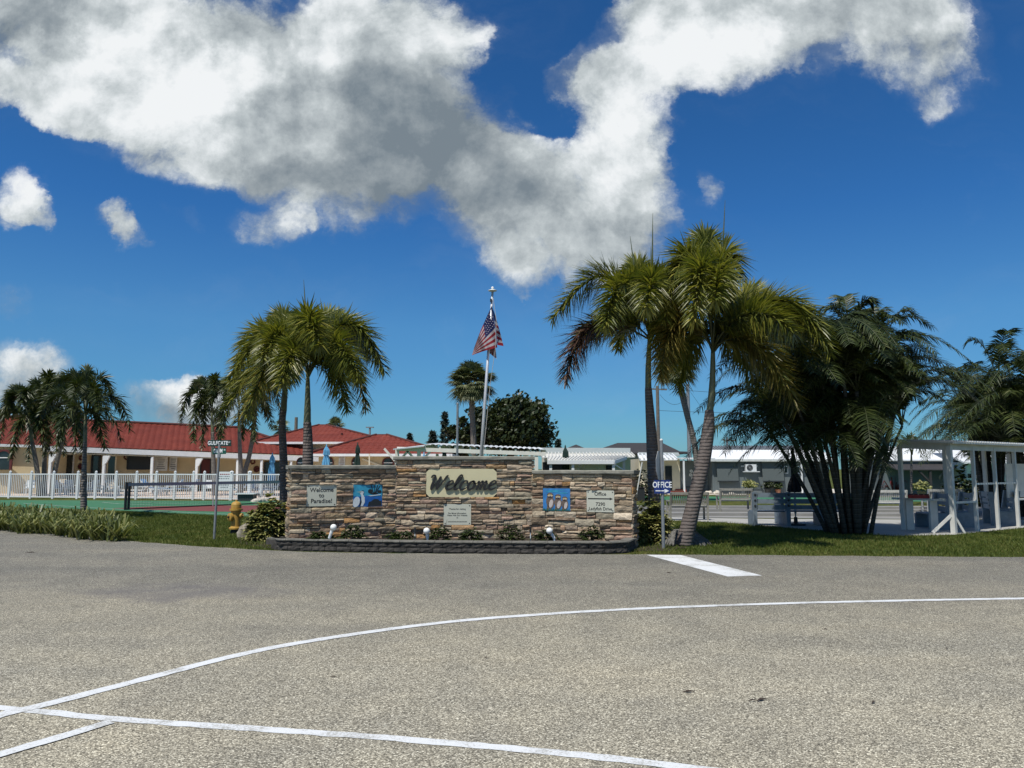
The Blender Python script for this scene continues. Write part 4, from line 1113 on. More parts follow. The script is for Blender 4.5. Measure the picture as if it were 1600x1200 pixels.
# broadleaf tree and conifers
def leaf_tree(label, name, Y, c, rx, ry, nb, nl, mat, trunk_px, tw, seed=1, size=.28, cat='tree', ryd=None):
    rg = random.Random(seed)
    cc = P(c[0], c[1], Y); a = rx*Y/F; b_ = ry*Y/F; dd = (ryd or rx)*Y/F
    root = thing(name, label, cat, (cc.x, Y, 0))
    lb = MB(); tb = MB()
    t0 = Vector((P(trunk_px, 750, Y).x, Y, -.05))
    tb.tube([t0, t0.lerp(cc, .45), cc+Vector((0, 0, -b_*.2))], [tw, tw*.75, tw*.45], 10)
    for k in range(nb):
        d = Vector((rg.gauss(0, 1), rg.gauss(0, 1), rg.gauss(0, 1))).normalized()*(rg.uniform(.45, 1.0)**.6)
        k_ = 1+.22*noise.noise((d.x*2.3+seed, d.y*2.3, d.z*2.3))
        q = cc+Vector((d.x*a*k_, d.y*dd*k_, d.z*b_*k_))
        if q.z < cc.z-b_*.7: q.z = cc.z-b_*.7+rg.uniform(0, .4)
        if k % 3 == 0: tb.bar(cc+Vector((0, 0, -b_*.35)), q, .07, .07)
        cr = rg.uniform(.20, .36)*min(a, b_)
        for j in range(nl):
            o = Vector((rg.gauss(0, .5), rg.gauss(0, .5), rg.gauss(0, .42)))*cr
            p = q+o; n1 = Vector((rg.gauss(0, 1), rg.gauss(0, 1), rg.gauss(.5, 1))).normalized(); s1 = n1.orthogonal().normalized(); s2 = n1.cross(s1)
            z = size*rg.uniform(.6, 1.3)
            lb.add([p-s1*z*.5, p+s2*z*.28, p+s1*z*.5, p-s2*z*.28], [(0, 1, 2, 3)])
    lb.build('crown', mat, root, fix=False); tb.build('trunk', M['trunk_tree'], root)
    return root
leaf_tree('large round dark broadleaf tree behind the pavilion, right of the flagpole', 'broadleaf_tree', 62, (798, 668), 66, 46, 150, 110, M['oak'], 800, .35, 3, .40)
leaf_tree('lower broadleaf tree peeking out left of the fan palm trunk', 'broadleaf_tree', 60, (722, 688), 20, 32, 40, 90, M['oak'], 722, .2, 5, .36)
def conifer(label, Y, px, top, base, w, seed):
    rg = random.Random(seed); lb = MB()
    b0 = P(px, base, Y); b0.z = 0; t0 = P(px+2, top, Y); H = t0.z
    root = thing('conifer', label, 'conifer', tuple(b0), 0, 'conifers behind the clubhouse')
    MB().tube([b0, t0], [.22, .03], 8).build('trunk', M['trunk_tree'], root)
    W = w*Y/F
    for k in range(150):
        f = rg.random()**.8; z = H*(.25+.75*f); r = W*(1-f)**.7*rg.uniform(.5, 1.1)+.15; a = rg.random()*6.28
        e = Vector((b0.x+math.cos(a)*r, b0.y+math.sin(a)*r, z+r*.25)); s = Vector((b0.x, b0.y, z))
        for j in range(22):
            p = s.lerp(e, rg.uniform(.25, 1)); d = Vector((rg.gauss(0, 1), rg.gauss(0, 1), rg.gauss(.3, .8)))
            leaflet(lb, p, d, rg.uniform(.2, .42), .09, .1, d.orthogonal().normalized())
    lb.build('crown', M['conifer'], root, fix=False)
for lab, px, top, w, s in (('tallest dark conifer showing above the roof left of the thin grey pole', 694, 645, 14, 1), ('shorter conifer left of the tallest one above the roof', 675, 674, 16, 2), ('little dark conifer tip just above the red roof edge', 639, 679, 10, 3), ('pointed conifer tip above the pale roof right of the broadleaf tree', 873, 688, 5, 4)):
    conifer(lab, 95, px, top, 760, w, s)

# ------------------------------------------------------------------ shrubs, border grass, bed plants
def shrub(name, label, c, rx, ry, h, n, mat, size, cat='shrub', group=None, w=.30, seed=1, up=.5, z0=0.0):
    rg = random.Random(seed)
    root = thing(name, label, cat, (c.x, c.y, z0), 0, group)
    lb = MB(); sb = MB()
    for k in range(n):
        d = Vector((rg.gauss(0, 1), rg.gauss(0, 1), abs(rg.gauss(0, .9)))).normalized()
        r = rg.uniform(.55, 1.03)*(1+.22*noise.noise((d.x*2.5+seed, d.y*2.5, d.z*2.5)))
        q = Vector((c.x+d.x*rx*r, c.y+d.y*ry*r, z0+.04+d.z*h*r))
        m_ = 7
        for j in range(m_):
            a = 6.283*(j+rg.random())/m_
            dd = Vector((math.cos(a), math.sin(a), rg.uniform(-.1, .7)))+d*up
            leaflet(lb, q, dd, size*rg.uniform(.7, 1.25), size*w, .35, dd.cross(Vector((0, 0, 1))).normalized())
        if k % 12 == 0: sb.bar(Vector((c.x, c.y, z0)), q, .012, .012)
    lb.build('foliage', mat, root, fix=False); sb.build('stems', M['petiole'], root)
    return root
shrub('variegated_shrub', 'yellow green variegated shrub between the fire hydrant and the stone wall', G(419, 844), .56, .50, .90, 640, M['shrub'], .185, group='variegated shrubs at the wall ends', seed=2)
shrub('variegated_shrub', 'yellow green variegated shrub at the right end of the wall behind the office signpost', G(1018, 849)+Vector((-.02, .15, 0)), .52, .46, .86, 500, M['shrub'], .18, group='variegated shrubs at the wall ends', seed=5)
for i, (px, h, s, lab) in enumerate(((505, .16, 3, 'low dark bedding plant left of the first globe lamp in the planter'), (555, .30, 6, 'leafy bedding plant under the heron painting in the planter'), (628, .22, 8, 'leafy bedding plant left of the second globe lamp'), (688, .26, 1, 'leafy bedding plant just right of the second globe lamp'), (737, .24, 4, 'leafy bedding plant under the right edge of the info plaque'),
                          (797, .30, 9, 'leafy bedding plant left of the thin black stake'), (850, .20, 7, 'leafy bedding plant hugging the rightmost globe lamp'), (922, .26, 5, 'bright green bedding plant under the office arrow board'))):
    c = G(px, 846, .16); c.y = 16.35+.15*(i % 2); c.x = (px-800)/F*c.y
    shrub('bedding_plant', lab, c, .30, .18, h, 120, M['bed'], .085, 'plant', 'bedding plants in the planter', .42, s, .5, .16)
    if i in (3, 5, 6): # leggy twigs
        b = MB()
        for k in range(9):
            p = c+Vector((uni(-.25, .25), uni(-.1, .1), .0)); b.bar(p, p+Vector((uni(-.1, .1), uni(-.05, .05), uni(.3, .5))), .006, .006)
        rt = [o for o in COL.objects if o.get('label') == lab][0]
        b.build('twigs', M['soil'], rt)
def grass_clump(root, c, n, h, w, mat, spread=.35, seed=1, name='foliage'):
    rg = random.Random(seed); lb = MB()
    for k in range(n):
        a = rg.random()*6.283; l = h*rg.uniform(.6, 1.2); sp_ = rg.uniform(.15, 1)
        d = Vector((math.cos(a)*sp_, math.sin(a)*sp_, 1)).normalized()
        p0 = Vector((c.x+rg.gauss(0, .07), c.y+rg.gauss(0, .07), c.z)); S = d.cross(Vector((0, 0, 1)))
        S = (S.normalized() if S.length > .02 else Vector((1, 0, 0)))*w*.5
        p1 = p0+d*l*.45; p2 = p0+d*l*.8+Vector((math.cos(a), math.sin(a), -.25))*l*.14*sp_; p3 = p2+Vector((math.cos(a)*.22, math.sin(a)*.22, -.14))*l*sp_*1.2
        lb.add([p0-S*.7, p0+S*.7, p1+S, p1-S, p2+S*.8, p2-S*.8, p3], [(0, 1, 2, 3), (3, 2, 4, 5), (5, 4, 6)])
    return lb.build(name, mat, root, fix=False)
rg = random.Random(12)
px = -18
k = 0
while px < 190:
    yb = 831+.10*px
    for row in range(3):
        c = G(px+rg.uniform(-6, 6)+row*4, yb-3-row*8.5+rg.uniform(-1.5, 1.5))
        if px > 165 and row == 2: continue
        t = thing('border_grass', 'spiky yellow green variegated grass clump in the roadside border', 'ornamental grass', (c.x, c.y, 0), 0, 'variegated grass clumps along the road')
        grass_clump(t, c, 46, .66, .046, M['spiky'], seed=k); k += 1
    px += 15.5
sheet('mulch_bed', [G(-60, 824), G(-60, 800), G(150, 803), G(200, 822), G(197, 844), G(100, 835.5), G(0, 826)], .010, M['soil'])

# lawn blades, too many to count
def lawn_blades(name, test, x0, x1, y0, y1, n, h):
    lb = MB(); rg = random.Random(len(name)); c = 0
    while c < n:
        x = rg.uniform(x0, x1); y = rg.uniform(y0, y1)
        if not test(x, y): continue
        c += 1
        hh = h*rg.uniform(.5, 1.25)*(1+.5*noise.noise((x*1.3, y*1.3, 0)))
        a = rg.random()*6.283; w = .008
        dx, dy = math.cos(a), math.sin(a); lx, ly = rg.gauss(0, .45)*hh, rg.gauss(0, .45)*hh
        lb.v += [(x-dx*w, y-dy*w, 0), (x+dx*w, y+dy*w, 0), (x+lx, y+ly, hh)]; lb.f.append([len(lb.v)-3, len(lb.v)-2, len(lb.v)-1]); lb.m.append(0)
    return tag(lb.build(name, M['blade'], fix=False), kind='stuff')
def edge_y(x):
    for a, c in zip(EDGE[:-1], EDGE[1:]):
        if a.x <= x <= c.x: return a.y+(c.y-a.y)*(x-a.x)/max(1e-6, c.x-a.x)
    return 1e9 if x < EDGE[0].x else EDGE[-1].y
def inpoly(pts):
    def f(x, y):
        r = False; j = len(pts)-1
        for i in range(len(pts)):
            if (pts[i].y > y) != (pts[j].y > y) and x < (pts[j].x-pts[i].x)*(y-pts[i].y)/(pts[j].y-pts[i].y)+pts[i].x: r = not r
            j = i
        return r
    return f
path_front = [G(985, 812), G(1090, 815), G(1150, 818), G(1240, 826), G(1400, 838), G(1490, 836), G(1600, 825)]
right_lawn = inpoly([G(985, 868), G(1800, 874)]+[Vector((18, 20, 0))]+path_front[::-1])
lawn_blades('lawn_grass', lambda x, y: right_lawn(x, y) and y > edge_y(x)-.03, 2.2, 16, 14.5, 26, 52000, .055)
left_lawn = inpoly([G(176, 846), G(425, 864), G(440, 830), G(470, 812), G(300, 804), G(160, 798.5)])
lawn_blades('lawn_grass', lambda x, y: left_lawn(x, y) and y > edge_y(x)-.03, -16, -4, 15, 32, 42000, .06)

# ------------------------------------------------------------------ fire hydrant, rock, sign posts
hc = G(367.5, 834); H = thing('fire_hydrant', 'yellow fire hydrant with black foot on the grass left of the stone wall', 'fire hydrant', tuple(hc))
k = hc.y/F
def hz(py): return CAM_H-(py-732)*k*1.0
MB().lathe([(.12, -.02), (.12, .075), (.105, .09), (.105, .125)], hc, 20).build('foot', M['black'], H, smooth=False)
m = MB(); m.lathe([(.165, .125), (.165, .165), (.128, .175), (.122, .20), (.120, .50), (.126, .56), (.126, .60)], hc, 24)
m.lathe([(.165, .60), (.168, .645), (.13, .65)], hc, 24)
m.build('barrel', M['yellow'], H)
m = MB(); m.lathe([(.128, .65), (.132, .68), (.128, .76), (.11, .80), (.07, .83), (.03, .84)], hc, 24)
m.lathe([(.028, .835), (.028, .875), (.004, .88)], hc, 6); m.build('bonnet', M['yellow'], H)
for d, r, z, L, nm in (((-.62, -.78, 0), .082, .44, .20, 'pumper_nozzle'), ((.98, -.2, 0), .052, .475, .20, 'hose_nozzle'), ((-.5, .85, 0), .052, .475, .2, 'hose_nozzle')):
    d = Vector(d).normalized(); c = hc+Vector((0, 0, z))
    n = MB().lathe_axis([(r*.8, .08), (r*.85, L-.075), (r*1.25, L-.07), (r*1.25, L-.01), (r*.8, L)], c, d, 16).build(nm, M['yellow'], H)
    MB().lathe_axis([(r*.38, L-.002), (r*.38, L+.03), (.002, L+.032)], c, d, 5).build('cap_nut', M['black' if nm[0] == 'p' else 'yellow'], n)
def rock(name, label, c, r, mat, sc=(1, .8, .8), seed=1, group=None):
    b = MB(); b.ball(c+Vector((0, 0, r*sc[2]*.35)), r, 14, 9, sc)
    vs = []
    for v in b.v:
        p = Vector(v); q = (p-c)/r; n1 = noise.noise(q*1.4+Vector((seed, 0, 0)))*.32+noise.noise(q*3.5+Vector((seed, 5, 0)))*.14
        vs.append(c+(p-c)*(1+n1))
    b.v = [(v.x, v.y, max(v.z, -.03)) for v in vs]
    return tag(b.build(name, mat), label, 'rock', group)
rock('rock', 'grey pointed rock beside the fire hydrant at the edge of the shrub', G(381, 841)+Vector((0, .05, 0)), .21, M['rock'], (1, .75, 1.15), 3)

def disc_post(c, top, r, name, mat, root): return MB().tube([c, top], [r, r*.97], 12).build(name, mat, root)
sc_ = G(334.5, 843.5); Ys = sc_.y
ST = thing('street_sign', 'street sign post with crossed blades reading GULFGATE LN and DRUM DR', 'street sign', tuple(sc_))
topp = P(341.5, 692, Ys); topp.x = sc_.x+.035
disc_post(sc_-Vector((0, 0, .05)), topp, .030, 'post', M['galv'], ST)
def blade(root, c, rz, L, h, body, suf, mat, name='sign_blade', lh=.6):
    ax = Vector((math.cos(rz), math.sin(rz), 0)); ay = Vector((-math.sin(rz), math.cos(rz), 0))
    bl = MB().frame_box(c, ax, ay, UPV, L, .006, h).build(name, mat, root)
    text_mesh('lettering', body, h*lh, c-ay*.003-ax*(L*.07), ax, UPV, M['signwhite'], bl, squeeze=1.0 if len(body) < 6 else .80, bold=.02, extrude=.002, z_off=.0008)
    text_mesh('lettering', suf, h*.24, c-ay*.003+ax*(L*.40)+UPV*h*.16, ax, UPV, M['signwhite'], bl, extrude=.002, bold=.01, z_off=.0008)
    return bl
c1 = Vector((topp.x, Ys, P(340, 692.5, Ys).z)); c2 = Vector((topp.x, Ys, P(340, 704.8, Ys).z))
MB().box(c2+Vector((0, 0, -.10)), (.06, .06, .10)).build('bracket', M['galv'], ST)
MB().box((c1+c2)/2, (.05, .05, .035)).build('bracket', M['galv'], ST)
blade(ST, c1, R(-3), .58, .15, 'GULFGATE', 'LN', M['blacksign'], lh=.62)
blade(ST, c2, R(-38), .60, .15, 'DRUM', 'DR', M['greensign'], lh=.66)

oc = G(1036.8, 857.5); Yo = oc.y
OP = thing('sign_post', 'steel post with a blue OFFICE arrow sign and the back of a stop sign', 'sign post', tuple(oc))
ot = P(1034, 688, Yo); ot.x = oc.x
disc_post(oc-Vector((0, 0, .05)), ot, .036, 'post', M['galv'], OP)
MB().ball(ot, .037, 10, 6).build('post_cap', M['offwhite'], OP)
zc = P(1034, 727, Yo).z; oct_r = P(1034, 711, Yo).z-zc
oct_r = .33; a0 = R(66)
ax = Vector((math.cos(a0), math.sin(a0), 0)); nn = Vector((math.sin(a0), -math.cos(a0), 0))
cc = Vector((oc.x, Yo, zc))-nn*.05
MB().slab([cc+ax*(oct_r*math.cos(R(22.5+45*i)))+UPV*(oct_r*math.sin(R(22.5+45*i))) for i in range(8)], -nn*.004).build('stop_sign', M['alu'], OP)
MB().box((oc.x+.02, Yo-.0, zc), (.05, .05, .3)).build('bracket', M['galv'], OP)
oz0 = P(1034, 771, Yo).z; oz1 = P(1034, 750, Yo).z; ox0 = P(1021.5, 760, Yo).x; ox1 = P(1046.5, 760, Yo).x
oc2 = Vector(((ox0+ox1)/2, Yo-.045, (oz0+oz1)/2))
ob = MB().box(oc2, (ox1-ox0, .006, oz1-oz0)).build('office_sign', M['bluesign'], OP)
text_mesh('lettering', 'OFFICE', (oz1-oz0)*.44, oc2+Vector((0, -.003, (oz1-oz0)*.13)), (1, 0, 0), UPV, M['signwhite'], ob, squeeze=.74, bold=.02, extrude=.002, z_off=.0008)
m = MB(); hh = (oz1-oz0); wv = ox1-ox0; zz = oc2.z-hh*.30
m.slab([Vector((oc2.x+wv*x, oc2.y-.0037, zz+hh*y)) for x, y in ((-.42, -.035), (.18, -.035), (.10, -.12), (.22, -.12), (.42, 0), (.22, .12), (.10, .12), (.18, .035), (-.42, .035))], (0, -.002, 0))
m.build('arrow', M['signwhite'], ob)

# ------------------------------------------------------------------ planter spot lights and stakes
def globe(px, label, tilt=0, s=1.0):
    c = Vector(((px-800)/F*16.2, 16.2, .16))
    t = thing('globe_spotlight', label, 'garden light', tuple(c), 0, 'globe garden lights in the planter')
    m = MB(); m.lathe([(.05, -.01), (.05, .012), (.022, .02), (.020, .10)], c, 10); m.build('stand', M['white_metal'], t)
    j = c+Vector((0, 0, .10)); h = j+Vector((tilt*.10, -.02, .12*s))
    MB().tube([j, j.lerp(h, .6), h], [.030, .034, .028], 10).build('lamp_holder', M['white_metal'], t)
    e = h+Vector((tilt*.035, -.035, .035))
    n = MB().ball(e, .068, 16, 10).build('globe', M['globe'], t, smooth=True)
    MB().lathe_axis([(.035, -.06), (.040, -.045), (.038, -.038)], e, (h-e)*-1 if (h-e).length > 0 else (0, 0, 1), 10).build('collar', M['dark'], n)
globe(519, 'white globe light on a tall tilted stem, below the Welcome to Paradise sign', .7, 1.6)
globe(670, 'white globe light pointing straight up, left of the info plaque', -.1)
globe(865, 'white globe light leaning left on a short stem, below the owl painting', -.75)
def stake(px, top, label, mat2):
    c = Vector(((px-800)/F*16.35, 16.35, .15)); z = P(px, top, 16.35).z
    t = thing('garden_stake', label, 'stake', tuple(c), 0, 'thin stakes in the planter')
    MB().tube([c, (c.x, c.y, z-.07)], .011, 6).build('rod', M['white_metal'], t)
    MB().tube([(c.x, c.y, z-.12), (c.x, c.y, z)], [.022, .022], 8).build('head', mat2, t)
stake(650.5, 824, 'thin white stake with dark head left of the middle globe light', M['dark'])
stake(828.5, 823, 'thin white stake with dark head left of the owl painting', M['black'])

# ------------------------------------------------------------------ flagpole, flag, second pole
Yf = 22.0
fb_ = P(751.5, 716, Yf); ft = P(769.6, 456, Yf); sl_ = (ft.x-fb_.x)/(ft.z-fb_.z); f0 = Vector((fb_.x-sl_*fb_.z, Yf, 0))
FP = thing('flagpole', 'tall slightly leaning aluminium flagpole with a disc lamp and ball on top', 'flagpole', tuple(f0))
MB().tube([f0-Vector((0, 0, .05)), f0.lerp(ft, .5), ft], [.055, .045, .032], 12).build('pole', M['alu'], FP, smooth=True)
m = MB(); m.lathe([(.02, -.01), (.05, .0), (.13, .03), (.125, .045), (.05, .075), (.03, .09)], ft, 16); m.build('disc_lamp', M['offwhite'], FP)
MB().ball(ft+Vector((0, 0, .115)), .042, 12, 8).build('finial', M['globe'], FP, smooth=True)
MB().box(ft+Vector((-.045, -.03, -.26)), (.05, .06, .09)).build('pulley', M['dark'], FP)
MB().tube([ft+Vector((.02, -.06, -.2)), P(775.5, 500, Yf-.09), P(774, 545, Yf-.09), P(766, 600, Yf-.05), P(755, 712, Yf-.05)], .008, 5).build('halyard', M['rope'], FP)
# the drooping flag
NU, NV = 40, 39
def flag_pt(u, v):
    hx = 768.5+8.5*v**.9; hy = 477+66*v
    ex = 741-3.5*v; ey = 543+12*v
    # top edge hangs in a curve, lower stripes bow outwards
    bow = math.sin(u*math.pi)
    x = hx+(ex-hx)*(u**1.05)-bow*(2.0)*(1-v)
    y = hy+(ey-hy)*u+bow*(1.5-2.5*v)
    d = .09*math.sin(u*9+v*1.5)*(.4+.6*v)+.05*math.sin(u*17+v*3)
    return P(x, y, Yf-.10+d)
def flag_pt2(u, v): # the folded part on the right of the hoist line
    x = 768.5+8.5*v**.9+(1+10*v**.8)*u*(1-.1*v); y = 477+62*v+(5-2*v)*u*(1 if v < .9 else .6)
    return P(x, y, Yf-.06+.14*u+.03*math.sin(v*9))
def flag_pt3(u, v):
    x = 763+11*u+2*v; y = 538+20*v-6*(1-u)*v+3*u*v
    return P(x, y, Yf+.05+.05*math.sin(u*5))
fm = MB()
for part, nu in ((flag_pt, NU), (flag_pt2, 12)):
    for i in range(nu):
        for j in range(NV):
            u0, u1, v0, v1 = i/nu, (i+1)/nu, j/NV, (j+1)/NV
            s = int(j/NV*13)
            fm.mi = 0 if s % 2 == 0 else 1
            if s < 7 and (part is flag_pt and u0 < .42 or part is flag_pt2): fm.mi = 2
            if part is flag_pt2 and s >= 5: fm.mi = 0 if s % 2 == 0 else 1
            fm.add([part(u0, v0), part(u1, v0), part(u1, v1), part(u0, v1)], [(0, 1, 2, 3)])
for j in range(6):
    fm.mi = 0 if j % 2 == 0 else 1
    fm.add([flag_pt3(j/6, 0), flag_pt3((j+1)/6, 0), flag_pt3((j+1)/6, 1), flag_pt3(j/6, 1)], [(0, 1, 2, 3)])
fm.mi = 1
for i in range(6):
    for j in range(5):
        for off in (-.012, .012):
            c = flag_pt(.035+.062*i+.02*(j % 2), .06+.095*j); r = .019
            fm.add([c+Vector((r*math.cos(R(90+72*q+(36 if w else 0)))*(.45 if w else 1), off, r*math.sin(R(90+72*q+(36 if w else 0)))*(.45 if w else 1))) for q in range(5) for w in (0, 1)], [tuple(range(10))])
FLG = tag(fm.build('flag', [M['flag_red'], M['flag_white'], M['flag_blue']], fix=False), 'stars and stripes flag hanging limp near the top of the flagpole', 'flag')
Yp = 30
p0 = P(714, 745, Yp); p0.z = 0; p1 = P(715, 631, Yp); p0.x = p1.x
PP = thing('metal_pole', 'thin plain grey metal pole behind the wall, left of the flagpole', 'pole', tuple(p0))
MB().tube([p0, p1], .045, 10).build('shaft', M['galv'], PP); MB().ball(p1, .05, 8, 5).build('cap', M['galv'], PP)

# ------------------------------------------------------------------ pool fence, court net
def fx(px):
    t = max(0, min(1, (px+60)/520)); return 778.0+4.6*t   # ground pixel row of the fence
fposts = [-52, -20, 13.5, 47, 82, 120, 148, 180, 212, 243, 272, 301, 318, 360.5, 389, 407, 440, 470, 505]
FN = thing('pool_fence', 'white picket pool fence with square posts in front of the clubhouse', 'fence', tuple(G(200, 780)))
FH = 1.44
for i, px in enumerate(fposts):
    p = G(px, fx(px)); w = .16 if px in (389, 360.5) else .10
    m = MB().box(p+Vector((0, 0, FH/2)), (w, w, FH+.10)); 
    m.lathe([(w*.75, FH/2*2+.05), (w*.75, FH+.08), (w*.2, FH+.14)], p, 4)
    m.build('post', M['white_metal'], FN)
    if i+1 < len(fposts):
        q = G(fposts[i+1], fx(fposts[i+1])); t = (q-p).normalized(); m = MB()
        a = p+t*(w/2+.005); c = q-t*.06
        for z in (.10, FH-.06): m.bar(a+Vector((0, 0, z)), c+Vector((0, 0, z)), .045, .06)
        n = max(3, int((c-a).length/.115))
        for k in range(n):
            s = a.lerp(c, (k+.5)/n); m.box(s+Vector((0, -.001, (FH+.06)/2)), (.026, .024, FH-.14))
        gate = px in (360.5,)
        m.build('gate' if gate else 'picket_panel', M['white_metal'], FN)
# the notice on it
pq = G(351, fx(351)); wq = 31/F*pq.y
NB = thing('pool_notice', 'white pool notice board with faint lines of print fixed on the fence', 'notice board', (pq.x, pq.y-.1, 0))
b = MB().box((pq.x, pq.y-.10, 0), (wq*.66, .02, 1.0)); zt = P(351, 737, pq.y).z
b.v = [(v[0], v[1], v[2]+zt-.5) for v in b.v]; b.build('panel', M['white'], NB)
m = MB(); 
for r_, (wd, mt) in enumerate(((.5, 0), (.62, 1), (.6, 1), (0, 1), (.55, 1), (.62, 1), (.4, 1))):
    x = pq.x-wq*.33*wd/.66
    while wd and x < pq.x+wq*.33*wd/.66:
        l = uni(.03, .09); m.mi = mt; m.box((x+l/2, pq.y-.112, zt-.14-.115*r_), (l, .003, .05)); x += l+.03
m.build('print', [M['red'], M['galv']], NB)

na, nb_ = G(195.5, 797), G(438, 786)
NT_ = thing('court_net', 'black court net with pale top band strung between two dark posts', 'net', tuple(na))
NH = 1.02
for p in (na, G(200.5, 796.6), nb_):
    MB().tube([p, p+Vector((0, 0, NH+.12))], .055, 10).build('net_post', M['black'], NT_)
t = (nb_-na).normalized(); L = (nb_-na).length; m = MB(); n = int(L/.12)
for k in range(n):
    p = na.lerp(nb_, k/n); m.box(p+Vector((0, 0, .5)), (.0045, .004, .96))
for z in [.06+.10*k for k in range(10)]: m.bar(na+Vector((0, 0, z)), nb_+Vector((0, 0, z)), .004, .0045)
m.build('netting', M['netblack'], NT_)
MB().bar(na+Vector((0, 0, NH+.02)), nb_+Vector((0, 0, NH+.02)), .02, .13).build('top_band', M['netband'], NT_)
MB().bar(na+Vector((0, 0, .03)), nb_+Vector((0, 0, .03)), .02, .05).build('bottom_cord', M['black'], NT_)
pm = na.lerp(nb_, .52); MB().box(pm+Vector((0, -.03, .5)), (.05, .012, 1.0)).build('centre_strap', M['netband'], NT_)

bx_ = G(383, 783); BX = thing('planter_box', 'black rectangular planter tub with white rim at the fence gate', 'planter', tuple(bx_))
s_ = bx_.y/F
m = MB().slab([bx_+Vector((x*s_, y, 0)) for x, y in ((-12, 0), (12, 0), (12, .6), (-12, .6))], (0, 0, .36)); m.build('tub', M['dark'], BX)
m = MB()
for a, c in (((-14.5, -.05), (14.5, -.05)), ((-14.5, .65), (14.5, .65)), ((-14.5, -.05), (-14.5, .65)), ((14.5, -.05), (14.5, .65))):
    m.bar(bx_+Vector((a[0]*s_, a[1], .385)), bx_+Vector((c[0]*s_, c[1], .385)), .09, .06)
m.build('rim', M['white'], BX)
for i, (px, py, r) in enumerate(((400, 784.5, .22), (407, 784, .26), (413, 783.6, .18))):
    rock('pale_rock', 'pale rounded rock on the court edge right of the black planter tub', G(px, py), r, M['palerock'], (1.2, .8, .6), i+4, 'pale rocks by the pool fence')

# ------------------------------------------------------------------ pool furniture behind the fence
def lounger(mat, name):
    t = thing(name, 'pool lounger', 'lounger')
    f = MB()
    for y in (-.28, .28):
        f.bar((-.9, y, .34), (.35, y, .34), .05, .05); f.bar((.35, y, .34), (.85, y, .92), .05, .05)
        for x in (-.75, .25): f.bar((x, y, .0), (x, y, .34), .045, .045)
        f.bar((.30, y*1.15, .34), (.30, y*1.15, .56), .04, .04); f.bar((-.15, y*1.15, .56), (.45, y*1.15, .56), .05, .04)
    f.build('frame', M['white_metal'], t)
    MB().slab([(-.9, -.26, .37), (.35, -.26, .37), (.35, .26, .37), (-.9, .26, .37)], (0, 0, .03)).build('seat', mat, t)
    MB().slab([(.36, -.26, .37), (.88, -.26, .96), (.88, .26, .96), (.36, .26, .37)], (-.03, 0, .03)).build('backrest', mat, t)
    return t
pr_b = lounger(M['sling_beige'], 'pool_lounger'); pr_l = lounger(M['sling_blue'], 'pool_lounger')
def dk(px, Y): return Vector(((px-800)/F*Y, Y, .006))
for px, Y, rz, pr, lab in ((188, 49.5, 2.6, pr_b, 'beige pool lounger left of the net post behind the fence'), (222, 48.6, .2, pr_b, 'beige pool lounger with raised back just right of the net post'), (160, 50.5, .4, pr_b, 'beige pool lounger right of the straight palm trunk behind the fence'),
                           (268, 50.2, .15, pr_l, 'blue pool lounger behind the fence between the net post and the notice'), (292, 51, .1, pr_l, 'blue pool lounger nearest left of the pool notice'), (374, 49.6, .2, pr_l, 'blue pool lounger above the black planter tub'),
                           (424, 50, .1, pr_l, 'blue pool lounger right of the fence gate, next to the palm trunk'), (245, 53, 3.0, pr_l, 'blue pool lounger deeper on the deck by the porch post'), (120, 52, 2.9, pr_b, 'beige pool lounger behind the straight palm trunk')):
    place(pr, dk(px, Y), rz, lab, 'pool loungers behind the fence')
ptb = thing('patio_table', 'patio table', 'table')
MB().lathe([(.5, .70), (.52, .715), (.5, .73), (.0, .731)], (0, 0, 0), 18).build('table_top', M['white'], ptb)
for a in range(4): MB().bar((.16*math.cos(a*1.571), .16*math.sin(a*1.571), .7), (.36*math.cos(a*1.571), .36*math.sin(a*1.571), 0), .035, .035).build('leg', M['white_metal'], ptb)
pch = thing('patio_chair', 'patio chair', 'chair')
MB().slab([(-.25, -.25, .42), (.25, -.25, .42), (.25, .25, .42), (-.25, .25, .42)], (0, 0, .03)).build('seat', M['white'], pch)
MB().slab([(-.25, .24, .45), (.25, .24, .45), (.25, .36, .95), (-.25, .36, .95)], (0, .03, 0)).build('backrest', M['white'], pch)
for x in (-.23, .23):
    MB().bar((x, -.23, 0), (x, -.23, .64), .035, .035).build('leg', M['white_metal'], pch); MB().bar((x, .26, 0), (x, .26, .45), .035, .035).build('leg', M['white_metal'], pch)
    MB().bar((x, -.25, .65), (x, .3, .65), .05, .03).build('armrest', M['white_metal'], pch)
for px, Y, lab in ((106, 50.5, 'white round patio table between the left palms and the straight palm trunk'), (141, 52.5, 'white round patio table just right of the straight palm trunk'), (253, 49, 'white round patio table right of the first net post'), (412, 52, 'white round patio table under the blue umbrella by the gate')):
    place(ptb, dk(px, Y), 0, lab, 'patio tables on the pool deck')
for i, (px, Y, rz, lab) in enumerate(((52, 50, .3, 'white patio chair left of the porch corner column'), (60, 51.5, 2.2, 'white patio chair right beside the porch corner column'), (99, 49.5, 1.4, 'white patio chair left of the leftmost patio table'), (114, 52, 3.6, 'white patio chair behind the leftmost patio table'),
                                       (148, 50.8, 4.4, 'white patio chair right of the straight palm trunk'), (260, 50.5, 1.9, 'white patio chair at the table right of the first net post'), (397, 49.5, .5, 'white patio chair behind the fence gate post'), (404, 53.2, 3.3, 'white patio chair left of the blue umbrella table'), (421, 51.4, 4.6, 'white patio chair right of the blue umbrella table'), (330, 50, .2, 'white patio chair left of the pool notice'))):
    place(pch, dk(px, Y), rz, lab, 'patio chairs on the pool deck')
